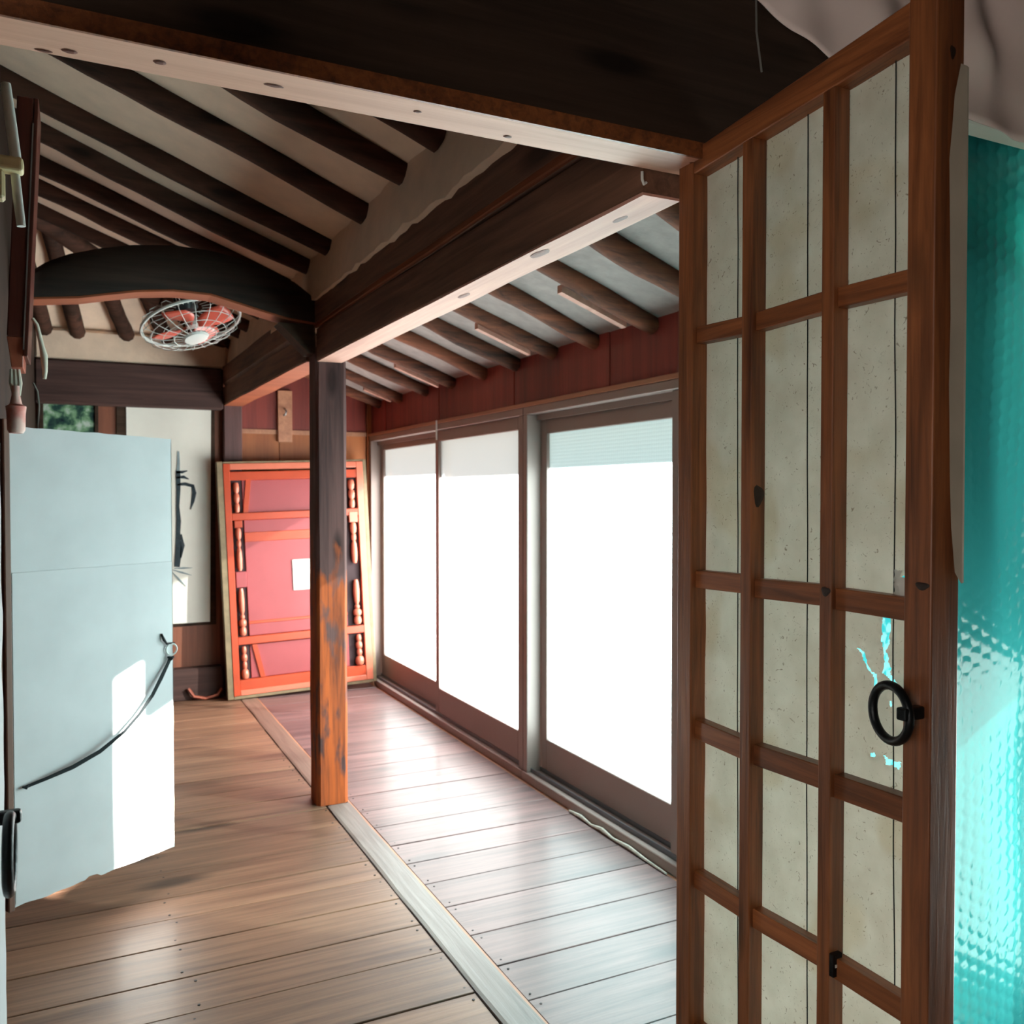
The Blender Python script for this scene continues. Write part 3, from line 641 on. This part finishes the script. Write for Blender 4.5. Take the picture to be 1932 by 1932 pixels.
# old paper on the back, torn in the lower right
holes = [
 [(1.02, 1.302), (1.005, 1.303), (1.006, 1.269), (1.012, 1.248), (1.007, 1.229), (1.003, 1.213), (.996, 1.206), (.989, 1.192), (.995, 1.190), (1.005, 1.203), (1.02, 1.212), (1.018, 1.235), (1.02, 1.251), (1.023, 1.262), (1.022, 1.283)],
 [(1.075, 1.243), (1.065, 1.244), (1.054, 1.234), (1.052, 1.221), (1.041, 1.209), (1.031, 1.206), (1.032, 1.187), (1.04, 1.176), (1.036, 1.189), (1.038, 1.203), (1.051, 1.212), (1.059, 1.224), (1.063, 1.236)],
 [(1.007, 1.163), (1.005, 1.17), (1.0, 1.164), (1.004, 1.159)],
 [(1.016, 1.080), (1.007, 1.076), (.994, 1.075), (.982, 1.078), (.985, 1.064), (.997, 1.068), (1.009, 1.066)],
 [(.987, 1.366), (.972, 1.378), (.972, 1.352), (.983, 1.359)],
 [(1.039, 1.076), (1.033, 1.080), (1.028, 1.077), (1.031, 1.073), (1.038, 1.072)],
 [(.962, .76), (.958, .81), (.955, .76)]]
def inside(p, poly):
    c = False; j = len(poly) - 1
    for i in range(len(poly)):
        if (poly[i][1] > p[1]) != (poly[j][1] > p[1]) and p[0] < (poly[j][0] - poly[i][0]) * (p[1] - poly[i][1]) / (poly[j][1] - poly[i][1]) + poly[i][0]: c = not c
        j = i
    return c
def paper_grid(y0, y1, z0, z1, st, bulge=.0):
    ny = max(2, int((y1 - y0) / st)); nz_ = max(2, int((z1 - z0) / st)); vs = []; fs = []
    for i in range(nz_ + 1):
        for j in range(ny + 1):
            y = y0 + (y1 - y0) * j / ny; z = z0 + (z1 - z0) * i / nz_
            x = 1.1645 + .0022 * noise.noise(Vector((y * 9, z * 7, 0))) + .0012 * noise.noise(Vector((y * 30, z * 12, 5)))
            d = min([math.hypot(y - hx, z - hz) for h in holes for hx, hz in h]) if bulge else 1
            if d < .012: x -= (.012 - d) * bulge * (.5 + noise.noise(Vector((y * 60, z * 60, 1))))
            vs.append((x, y, z))
    for i in range(nz_):
        for j in range(ny):
            c = (y0 + (y1 - y0) * (j + .5) / ny, z0 + (z1 - z0) * (i + .5) / nz_)
            if bulge and any(inside(c, h) for h in holes): continue
            a = i * (ny + 1) + j; fs.append((a, a + 1, a + ny + 2, a + ny + 1))
    return MB().add(vs, fs)
finish('paper', paper_grid(1.10, 1.475, .14, 2.17, .02), M['paper'], ld, smooth=True)
finish('paper', paper_grid(.945, 1.10, 1.42, 2.18, .012), M['paper'], ld, smooth=True)
finish('paper', paper_grid(.945, 1.10, .14, .72, .012), M['paper'], ld, smooth=True)
o = finish('torn_paper', paper_grid(.945, 1.10, .72, 1.42, .0019, .55), M['paper'], ld, smooth=True); o['label'] = 'torn paper with holes showing turquoise'
# curled torn scrap beside the stile
mb = MB(); vs = []
for i in range(9):
    for j in range(7):
        y = .995 - .028 * j / 6; z = 1.335 + .045 * i / 8
        vs.append((1.158 - .014 * math.sin(j / 6 * 2.6) * (1 - abs(i - 4) / 6), y + .003 * noise.noise(Vector((i * .7, j * .5, 0))), z + .006 * noise.noise(Vector((i * .6, j * .9, 3)))))
mb.add(vs, [(i * 7 + j, i * 7 + j + 1, (i + 1) * 7 + j + 1, (i + 1) * 7 + j) for i in range(8) for j in range(6) if not (i > 5 and j > 3)])
finish('paper_scrap', mb, M['valance'], ld, smooth=True)
# paper peeled round the free edge of the leaf
pf = [(1.174, 2.13), (1.161, 2.082), (1.156, 2.03), (1.151, 1.988), (1.154, 1.88), (1.157, 1.757), (1.155, 1.66), (1.157, 1.60), (1.159, 1.523), (1.163, 1.45), (1.172, 1.382), (1.186, 1.365)]
mb = MB(); vs = []
for x, z in pf:
    vs += [(x, .9005 - .002, z), (1.189, .8995, z), (1.196, .902, z)]
mb.add(vs, [(i * 3 + k, i * 3 + k + 1, (i + 1) * 3 + k + 1, (i + 1) * 3 + k) for i in range(len(pf) - 1) for k in range(2)])
o = finish('peeled_paper_edge', mb, M['edgepaper'], ld); o['label'] = 'peeling paper round the free edge'
for pts in ([(1.373, 2.16), (1.371, 1.7), (1.368, 1.428), (1.366, 1.1), (1.36, .491), (1.359, .17)], [(1.189, 2.17), (1.187, 1.7), (1.184, 1.435), (1.182, 1.0), (1.176, .587), (1.175, .17)], [(1.003, 2.18), (1.002, 1.94), (.998, 1.6), (.997, 1.442), (.9985, 1.25), (.994, .95), (.989, .685)]):
    full = []
    for (a, b), (c, d) in zip(pts[:-1], pts[1:]):
        for k in range(8):
            t = k / 8; z = b + (d - b) * t; full.append((1.1605, a + (c - a) * t + .0014 * noise.noise(Vector((z * 6, a * 9, 0))), z))
    finish('thread', MB().tube(full, .0011, 5), M['cord'], ld)
# big dark knots in the bars
def bar_knot(c, u, v, a, b, nn):
    mb = MB(); c, u, v, nn = map(Vector, (c, u, v, nn)); vs = []
    for q0, off in ((1, 0), (.6, .0006)):
        for k in range(16):
            t = 2 * math.pi * k / 16; q = q0 * (1 + .15 * math.sin(3 * t + c.z * 9))
            vs.append(c + u * a * q * math.cos(t) + v * b * q * math.sin(t) + nn * off)
    mb.add(vs, [(k, (k + 1) % 16, 16 + (k + 1) % 16, 16 + k) for k in range(16)] + [tuple(range(16, 32))])
    finish('knot', mb, M['knot_dark'], ld)
bar_knot((1.147, 1.2946, 1.495), (1, 0, 0), (0, 0, 1), .012, .020, (0, -1, 0))
bar_knot((XF + .0016, 1.109, 1.335), (0, 1, 0), (0, 0, 1), .010, .008, (-1, 0, 0))
bar_knot((XF - .0004, .918, 1.362), (0, 1, 0), (0, 0, 1), .012, .006, (-1, 0, 0))
bar_knot((1.160, .9016, 2.145), (1, 0, 0), (0, 0, 1), .006, .010, (0, -1, 0))
# iron pull ring
rc = Vector((1.106, .955, 1.167))
rg = finish('pull_ring', MB().ring(rc, (1, -.20, 0), .0418, .0072, 40, 12), M['iron'], ld, smooth=True)
mb = MB(); mb.tube([(1.086, .920, 1.1745), (1.106, .920, 1.1745), (1.128, .920, 1.1745)], [.0085, .0075, .0070], 10)
mb.lathe((0, 0, 0), [(0, .0001), (.0001, .0001)], 3)
mb = MB().box((1.086, 1.1275), (.911, .929), (1.165, 1.184)); finish('staple', mb, M['iron'], ld, bevel=.003, seg=2)
mb = MB().box((1.1255, 1.1285), (1.1245, 1.133), (.655, .70)); 
bx('latch_plate', (1.130, 1.150), (1.0875, 1.0965), (.690, .728), M['iron'], ld)
bx('latch_chip', (1.134, 1.142), (1.0865, 1.0876), (.706, .711), M['white_plastic'], ld)

# left leaf, seen almost edge-on
ll = root('paper_door', (-.12, 1.2, .1), 'white papered door leaf cut off at the left picture edge, with iron ring', 'door')
bx('leaf_panel', (-.150, -.099), (.9, 1.444), (.10, 1.60), M['jamb'], ll, bevel=.003)
bx('rail', (-.150, -.099), (.9, 1.444), (1.60, 2.14), M['jamb'], ll, bevel=.003)
mb = MB(); vs = []
n = 60
for i in range(n + 1):
    z = .12 + 1.45 * i / n
    e = 1.44 + .010 * noise.noise(Vector((z * 20, 0, 0))); xo = -.0935 + .002 * noise.noise(Vector((z * 14, 5, 0)))
    vs += [(-.0985, .92, z), (-.0975, 1.3, z), (xo, e, z), (-.10, e + .006, z)]
mb.add(vs, [(i * 4 + k, i * 4 + k + 1, (i + 1) * 4 + k + 1, (i + 1) * 4 + k) for i in range(n) for k in range(3)])
finish('paper', mb, M['doorpaper'], ll, smooth=True)
finish('pull_ring', MB().ring((-.0735, 1.21, 1.07), (1, 0, 0), .0435, .0062, 40, 12), M['iron'], ll, smooth=True)
mb = MB().box((-.099, -.062), (1.235, 1.251), (1.096, 1.112)); finish('staple', mb, M['iron'], ll, bevel=.004, seg=2)

# ------------------------------------------------------------------ white door of the hall, ajar
AZ = R(59.3)
wd = root('white_door', (-.188, 3.32, .14), 'low white papered door standing ajar at left, black cord across it', 'door', rot=(0, 0, math.pi / 2 - AZ))
wd['_'] = 0; del wd['_']
# local x runs along the leaf, local z up, local -y faces the camera side
mb = MB(); vs = []; n = 40
for i in range(n + 1):
    t = i / n; x = .605 * t
    zb = .006 * noise.noise(Vector((t * 9, 0, 0))) + (.010 if .42 < t < .5 else 0); zt = 1.577 - .012 * t + .003 * noise.noise(Vector((t * 11, 4, 0)))
    vs += [(x, 0, zb), (x, .034, zb), (x, .034, zt), (x, 0, zt)]
mb.add(vs, k8(4, n)); finish('leaf_panel', mb, M['doorpaper'], wd, local=True)
mb = MB(); vs = []
for i in range(13):
    x = .60 * i / 12 + .002; vs += [(x, -.0016, .012), (x, -.0016, 1.098 + .004 * noise.noise(Vector((x * 12, 8, 0)))), (x, -.0002, 1.10)]
mb.add(vs, [(i * 3 + k, i * 3 + k + 1, (i + 1) * 3 + k + 1, (i + 1) * 3 + k) for i in range(12) for k in range(2)])
finish('lower_paper', mb, M['doorpaper'], wd, local=True)
mb = MB(); vs = []
for i in range(41):
    z = .02 + 1.53 * i / 40; vs += [(.604, -.0012, z), (.6075 + .004 * noise.noise(Vector((z * 9, 2, 0))), .004, z), (.608, .036, z)]
mb.add(vs, [(i * 3 + k, i * 3 + k + 1, (i + 1) * 3 + k + 1, (i + 1) * 3 + k) for i in range(40) for k in range(2)])
finish('paper_edge', mb, M['edgepaper'], wd, local=True)
o = finish('hinge_stile', MB().box((-.022, -.001), (-.004, .036), (-.01, 1.60)), M['jamb'], wd, local=True, bevel=.003); o['label'] = 'bare brown hinge stile'
z0 = .14
sp = [(.585, .87), (.54, .805), (.498, .749), (.44, .69), (.378, .64), (.285, .591), (.188, .56), (.10, .543), (.033, .531)]
mb = MB(); vs = []
for i, (a, b) in enumerate(sp):
    w = .0062 + .0014 * math.sin(i * 1.4); d = Vector((sp[min(i + 1, 8)][0] - sp[max(i - 1, 0)][0], sp[min(i + 1, 8)][1] - sp[max(i - 1, 0)][1])).normalized()
    nx_, nz_ = -d.y * w, d.x * w
    y = -.012 - .02 * math.sin(math.pi * i / 8)
    vs += [(a + nx_, y, b + nz_ - z0), (a - nx_, y, b - nz_ - z0), (a - nx_, y + .003, b - nz_ - z0), (a + nx_, y + .003, b + nz_ - z0)]
mb.add(vs, k8(4, 8)); finish('strap', mb, M['strap'], wd, local=True)
finish('strap_knot', MB().tube([(.598, -.014, .875 - z0), (.585, -.018, .872 - z0), (.572, -.014, .878 - z0)], [.004, .009, .004], 7), M['strap'], wd, local=True, smooth=True)
finish('strap_knot', MB().tube([(.022, -.012, .534 - z0), (.033, -.014, .530 - z0), (.042, -.012, .536 - z0)], [.003, .007, .003], 7), M['strap'], wd, local=True, smooth=True)
finish('latch_ring', MB().ring((.590, -.012, .905 - z0), (.2, 1, 0), .021, .0032, 28, 8), M['white_plastic'], wd, local=True, smooth=True)
mb = MB().tube([(.552, -.004, .968 - z0), (.558, -.012, .945 - z0), (.568, -.014, .930 - z0), (.606, -.01, .927 - z0)], [.004, .006, .004, .003], 7)
finish('latch_hook', mb, M['iron'], wd, local=True, smooth=True)
struct(bx('trim_8', (-.25, -.215), (3.25, 3.31), (0, 1.80), M['jamb'], bevel=.003))

# ------------------------------------------------------------------ things on the left wall
hc = root('hanging_case', (-.14, 3.3, 1.9), 'narrow dark red wooden case leaning out high on the left wall', 'case')
def sl_(z): return -.130 + (z - 1.9) * .048
mb = MB(); zz = [1.99, 2.74]; y0, y1 = 3.2, 3.42
q = lambda z, a, b, y0=y0, y1=y1: [(sl_(z) + a, y0, z), (sl_(z) + b, y0, z), (sl_(z) + b, y1, z), (sl_(z) + a, y1, z)]
mb.hexa(q(1.99, -.06, -.014), q(2.74, -.06, -.014)); finish('case_body', mb, M['case'], hc, bevel=.003)
mb = MB(); mb.hexa(q(1.93, -.012, 0), q(2.74, -.012, 0)); finish('case_front', mb, M['case'], hc, bevel=.002)
mb = MB(); mb.hexa([(sl_(1.95) + a, y, 1.95) for a, y in ((-.0145, 3.197), (-.0105, 3.197), (-.0105, 3.43), (-.0145, 3.43))], [(sl_(2.66) + a, y, 2.66) for a, y in ((-.0145, 3.197), (-.0105, 3.197), (-.0105, 3.43), (-.0145, 3.43))]); finish('glass_strip', mb, M['silver'], hc)
mb = MB(); mb.hexa([(-.175, 3.22, 1.895), (-.142, 3.22, 1.895), (-.142, 3.38, 1.895), (-.175, 3.38, 1.895)], q(1.989, -.06, -.014)); finish('case_foot', mb, M['case_low'], hc, bevel=.002)
cl = root('cord_tassel', (-.165, 3.25, 1.72), 'cream cord tassel with a pinkish cloth pouch hanging below the red case', 'tassel')
for a in (-.012, -.002, .008):
    finish('cord', MB().tube([(-.165 + a, 3.25, 1.893), (-.163 + a * 1.2, 3.25, 1.85), (-.162 + a * .6, 3.25, 1.81)], [.005, .0075, .006], 7), M['cloth_white'], cl, smooth=True)
mb = MB().lathe((-.165, 3.25, 1.69), [(0, .02), (.01, .026), (.06, .027), (.085, .030), (.092, .018), (.12, .012), (.15, .013)], 12); finish('pouch', mb, M['cloth_pink'], cl, smooth=True)
mb = MB(); 
mb.tube([(-.118, 3.32, 2.07), (-.106, 3.32, 2.05), (-.100, 3.32, 2.02), (-.092, 3.32, 1.98), (-.086, 3.32, 1.95), (-.084, 3.32, 1.90), (-.086, 3.32, 1.875)], [.005, .006, .007, .008, .011, .008, .006], 8)
finish('strap', mb, M['cloth_white'], hc, smooth=True)['label'] = 'short off-white strap hanging from the case'
mb = MB().tube([(-.125, 3.5, 1.88), (-.112, 3.5, 1.85), (-.108, 3.5, 1.80), (-.112, 3.5, 1.74), (-.115, 3.5, 1.68)], .004, 6)
tag(finish('hanging_cable', mb, M['string'], smooth=True), 'thin grey green cable hanging right of the cord tassel', 'cable')
rd = root('white_rod', (-.09, 1.72, 1.95), 'short white rod held in a cream clip at the left edge', 'rod')
finish('rod_piece', MB().tube([(-.097, 1.72, 2.182), (-.090, 1.72, 2.12), (-.0815, 1.72, 2.045)], [.0078, .0085, .0085], 12), M['white_plastic'], rd, smooth=True)
finish('rod_piece', MB().tube([(-.086, 1.735, 2.05), (-.082, 1.735, 2.0), (-.077, 1.735, 1.952)], [.007, .0075, .007], 12), M['white_plastic'], rd, smooth=True)
finish('clip', MB().box((-.15, -.072), (1.71, 1.745), (2.038, 2.062)), M['cream'], rd, bevel=.006, seg=3)
finish('clip_leg', MB().box((-.15, -.1), (1.712, 1.743), (1.99, 2.038)), M['cream'], rd, bevel=.004)

# ------------------------------------------------------------------ things on the back wall
pf_ = root('framed_picture', (-.03, 6.85, 1.3), 'dark framed garden picture on the back wall behind the white door', 'picture')
X0, X1, Z0, Z1 = -.215, .153, 1.30, 2.185; fy = (6.845, 6.88)
bx('frame_side', (X0, X0 + .03), fy, (Z0, Z1), M['black'], pf_, bevel=.004); bx('frame_side', (X1 - .025, X1), fy, (Z0, Z1), M['black'], pf_, bevel=.004)
bx('frame_rail', (X0 + .03, X1 - .025), fy, (Z1 - .035, Z1), M['black'], pf_, bevel=.004); bx('frame_rail', (X0 + .03, X1 - .025), fy, (Z0, Z0 + .03), M['black'], pf_, bevel=.004)
bx('print', (X0 + .03, X1 - .025), (6.858, 6.87), (Z0 + .03, Z1 - .035), M['picture'], pf_)
sc = root('hanging_scroll', (.62, 6.86, .55), 'tall white ink-painted bamboo scroll on the back wall beside the door', 'scroll')
mb = MB(); vs = []
for i in range(21):
    z = .553 + (2.137 - .553) * i / 20
    for j in range(9):
        x = .332 + (.885 - .332) * j / 8 + .018 * (i / 20) * (j / 8)
        vs.append((x, 6.862 + .006 * math.sin(j / 8 * 7) - (.012 if j == 8 else 0), z))
mb.add(vs, [(i * 9 + j, i * 9 + j + 1, (i + 1) * 9 + j + 1, (i + 1) * 9 + j) for i in range(20) for j in range(8)])
finish('paper_sheet', mb, M['paper_white'], sc, smooth=True)
finish('border', MB().box((.27, .93), (6.868, 6.879), (.53, 2.175)), M['black'], sc)
def ink(pts, ws, mat='ink'):
    mb = MB(); vs = []
    for i, ((x, z), w) in enumerate(zip(pts, ws)):
        d = Vector((pts[min(i + 1, len(pts) - 1)][0] - pts[max(i - 1, 0)][0], pts[min(i + 1, len(pts) - 1)][1] - pts[max(i - 1, 0)][1])).normalized()
        y = 6.852
        vs += [(x - d.y * w, y, z + d.x * w), (x + d.y * w, y, z - d.x * w)]
    mb.add(vs, [(2 * i, 2 * i + 1, 2 * i + 3, 2 * i + 2) for i in range(len(pts) - 1)])
    finish('ink_stroke', mb, M[mat], sc)
ink([(.675, 1.80), (.676, 1.72), (.672, 1.64)], [.006, .009, .012], 'ink_pale')
ink([(.672, 1.66), (.674, 1.52), (.668, 1.40), (.674, 1.30), (.668, 1.18), (.672, 1.08), (.660, .965)], [.016, .014, .011, .016, .014, .022, .018])
ink([(.66, 1.655), (.70, 1.65), (.735, 1.66)], [.006, .010, .003]); ink([(.66, 1.61), (.71, 1.615), (.745, 1.60)], [.006, .011, .003])
ink([(.665, 1.56), (.72, 1.565), (.772, 1.55), (.782, 1.50), (.772, 1.44), (.755, 1.38)], [.007, .012, .013, .015, .011, .003])
ink([(.69, 1.20), (.70, 1.12), (.685, 1.03)], [.004, .014, .006])
for a, b in (((.64, .955), (.765, .955)), ((.63, .945), (.76, .90)), ((.625, .93), (.72, .82)), ((.61, .93), (.60, .85))): ink([a, ((a[0] + b[0]) / 2, (a[1] + b[1]) / 2), b], [.002, .006, .001], 'ink_pale')
hk = root('coat_hook_board', (1.43, 6.85, 1.88), 'short pale wooden board with a silver hook, high beside the mid-room post', 'hook board')
bx('board', (1.385, 1.492), (6.845, 6.868), (1.885, 2.275), M['trim_o'], hk, bevel=.003)
finish('hook', MB().tube([(1.44, 6.845, 2.13), (1.44, 6.82, 2.128), (1.437, 6.80, 2.11), (1.43, 6.80, 2.09), (1.42, 6.81, 2.085)], .008, 8), M['silver'], hk, smooth=True)

# red lacquered panel leaning on the back wall
TH = R(-1.9)
rp_ = root('red_lacquer_panel', (1.03, 6.63, .02), 'red lacquered panelled piece with turned spindles leaning against the back wall', 'panel', rot=(R(-3), TH, 0))
HH = 1.70; WW = 1.035
def Lb(name, x, z, y, mat, bevel=.003): return finish(name, MB().box(x, y, z), M[mat], rp_, bevel=bevel, local=True)
Lb('outer_trim', (-.055, -.012), (-.01, HH + .01), (.0, .06), 'trim_gold'); Lb('outer_trim', (WW - .008, WW + .02), (-.01, HH + .01), (.0, .06), 'trim_gold')
Lb('outer_trim', (-.012, WW - .008), (HH - .005, HH + .01), (.0, .06), 'trim_gold'); Lb('outer_trim', (-.012, WW - .008), (-.012, .012), (.0, .06), 'trim_gold')
Lb('frame_stile', (-.012, .035), (.012, HH - .005), (-.005, .04), 'lacquer_o'); Lb('frame_stile', (WW - .06, WW - .008), (.012, HH - .005), (-.005, .04), 'lacquer_s')
Lb('frame_rail', (.035, WW - .06), (HH - .05, HH - .005), (-.005, .04), 'lacquer_s'); Lb('frame_rail', (.035, WW - .06), (.012, .05), (-.005, .04), 'lacquer_s')
def zc(c): return HH * (1 - (c - 210) / 1600)
Lb('back_board', (.035, .12), (.05, HH - .05), (.03, .045), 'dark_back', 0); Lb('back_board', (WW - .18, WW - .06), (.05, HH - .05), (.03, .045), 'dark_back', 0)
PX0, PX1 = .12, WW - .18
Lb('panel', (PX0, PX1), (zc(555), zc(330)), (.022, .035), 'lacquer_p'); Lb('panel', (PX0, PX1), (zc(1400), zc(605)), (.018, .035), 'lacquer_p'); Lb('panel', (PX0, PX1), (zc(1690), zc(1460)), (.022, .035), 'lacquer_p')
for a, b, m_, y in ((330, 272, 'lacquer_o', .0), (605, 556, 'lacquer_o', -.004), (755, 690, 'lacquer_o', .012), (1320, 1300, 'lacquer_o', .012), (1455, 1402, 'lacquer_o', -.004), (1770, 1692, 'lacquer_o', .0)):
    Lb('cross_rail', (.035 if y <= 0 else PX0, (WW - .06) if y <= 0 else PX1), (zc(a), zc(b)), (y, .036), m_)
for x0_, x1_, a, b in ((.115, .15, 555, 330), (.15, .12, 1690, 1460)):
    for sgn in (0, 1):
        xa, xb = (x0_, x1_) if not sgn else (PX1 + PX0 - x0_ - .04, PX1 + PX0 - x1_ - .04)
        mb = MB(); z0_, z1_ = zc(a), zc(b)
        if sgn == 0: xa, xb = (.118, .148) if a == 555 else (.185, .135)
        mb.hexa([(xa, .01, z0_), (xa + .035, .01, z0_), (xa + .035, .03, z0_), (xa, .03, z0_)], [(xb, .01, z1_), (xb + .035, .01, z1_), (xb + .035, .03, z1_), (xb, .03, z1_)])
        finish('slanted_batten', mb, M['lacquer_o'], rp_, local=True)
def spindle(x, c0, c1, beads, r=.021):
    z0_, z1_ = zc(c1), zc(c0); prof = []; nseg = len(beads); z = 0; tot = sum(b[0] for b in beads); H_ = z1_ - z0_
    for ln, rr in beads:
        l = ln / tot * H_
        prof += [(z + l * .03, rr * .55 * r), (z + l * .15, rr * .85 * r), (z + l * .5, rr * r), (z + l * .85, rr * .85 * r), (z + l * .97, rr * .55 * r)]; z += l
    mb = MB().lathe((x, .005, z0_), prof, 12); finish('spindle', mb, M['lacquer_s'], rp_, smooth=True, local=True)
xl = .075; xrr = WW - .105
for x in (xl, xrr):
    R_ = .021 if x == xl else .026
    spindle(x, 345, 553, [(1, .9), (1, 1), (1.1, 1)], R_); spindle(x, 655, 955, [(3.2, .95), (1, .8), (1.6, 1)], R_)
    spindle(x, 1065, 1395, [(1.2, 1.15), (1, 1.3), (.6, .8), (3.6, .95)], R_); spindle(x, 1465, 1690, [(1.3, 1.3), (1, .8), (1, 1), (1, .8)], R_)
Lb('block', (xl - .025, xl + .03), (zc(655), zc(607)), (-.006, .03), 'lacquer_o'); Lb('block', (xrr - .03, xrr + .035), (zc(655), zc(580)), (-.012, .03), 'lacquer_s')
Lb('block', (xl - .03, PX0), (zc(1065), zc(957)), (.01, .03), 'lacquer_p')
o = Lb('paper_label', (.455, .60), (zc(1112), zc(898)), (.010, .018), 'paper_white', .001); o['label'] = 'blank white paper label'
mb = MB().tube([(1.975, 6.84, 1.12), (2.02, 6.79, .68), (2.06, 6.74, .27), (2.078, 6.70, .0)], [.008, .009, .009, .010], 8)
tag(finish('thin_pole', mb, M['trim_o'], smooth=True), 'thin pale pole leaning in the corner right of the red panel', 'pole')

# ------------------------------------------------------------------ fan
fan = root('ceiling_fan', (.56, 4.62, 2.30), 'old white wire-guard electric fan hung under the rafters behind the arched beam', 'fan')
nrm = Vector((.22, -.30, -.93)).normalized()
t1 = nrm.cross(Vector((0, 1, 0))).normalized(); t2 = nrm.cross(t1)
fc = Vector((.52, 4.62, 2.33)); Rg = .235
def gp(r, d, t): return fc + (t1 * math.cos(t) + t2 * math.sin(t)) * r + nrm * d
mb = MB(); mb.ring(fc, nrm, Rg, .008, 48, 6); finish('guard_rim', mb, M['white_plastic'], fan, smooth=True)
mb = MB()
for rr, dd_ in ((.20, .045), (.15, .065), (.10, .075)): mb.ring(fc + nrm * dd_, nrm, rr, .0018, 40, 5)
for k in range(20):
    t = 2 * math.pi * k / 20
    mb.tube([gp(Rg, 0, t), gp(Rg - .004, .03, t), gp(.20, .05, t), gp(.15, .068, t), gp(.06, .078, t)], .0018, 5)
    mb.tube([gp(Rg, 0, t), gp(Rg - .004, -.03, t), gp(.18, -.06, t), gp(.07, -.07, t)], .0018, 5)
finish('guard_wires', mb, M['white_plastic'], fan, smooth=True)['kind'] = 'stuff'
mb = MB().tube([fc + nrm * .070, fc + nrm * .078, fc + nrm * .088, fc + nrm * .092], [.058, .062, .055, .03], 24); finish('badge', mb, M['white_plastic'], fan, smooth=True)
mb = MB().tube([fc - nrm * .17, fc - nrm * .16, fc - nrm * .08, fc - nrm * .06], [.03, .05, .055, .035], 16); finish('motor', mb, M['motor'], fan, smooth=True)
finish('hub', MB().tube([fc - nrm * .03, fc + nrm * .02], [.032, .028], 14), M['white_plastic'], fan, smooth=True)
for k in range(4):
    mb = MB(); vs = []; th = k * math.pi / 2 + .5
    for i in range(7):
        r = .03 + .17 * i / 6
        for j in range(5):
            a = th + (j / 4 - .5) * (.5 + .55 * math.sin(math.pi * min(1, i / 6 * .85 + .1)))
            vs.append(gp(r, .012 - .03 * (j / 4 - .5), a))
    mb.add(vs, [(i * 5 + j, i * 5 + j + 1, (i + 1) * 5 + j + 1, (i + 1) * 5 + j) for i in range(6) for j in range(4)])
    o = finish('blade', mb, M['fan_red'], fan, smooth=True); s_ = o.modifiers.new('thick', 'SOLIDIFY'); s_.thickness = .002
finish('stem', MB().tube([fc - nrm * .13, fc + Vector((0, -.10, .17)), Vector((.52, 4.35, 2.50))], .012, 8), M['white_plastic'], fan, smooth=True)
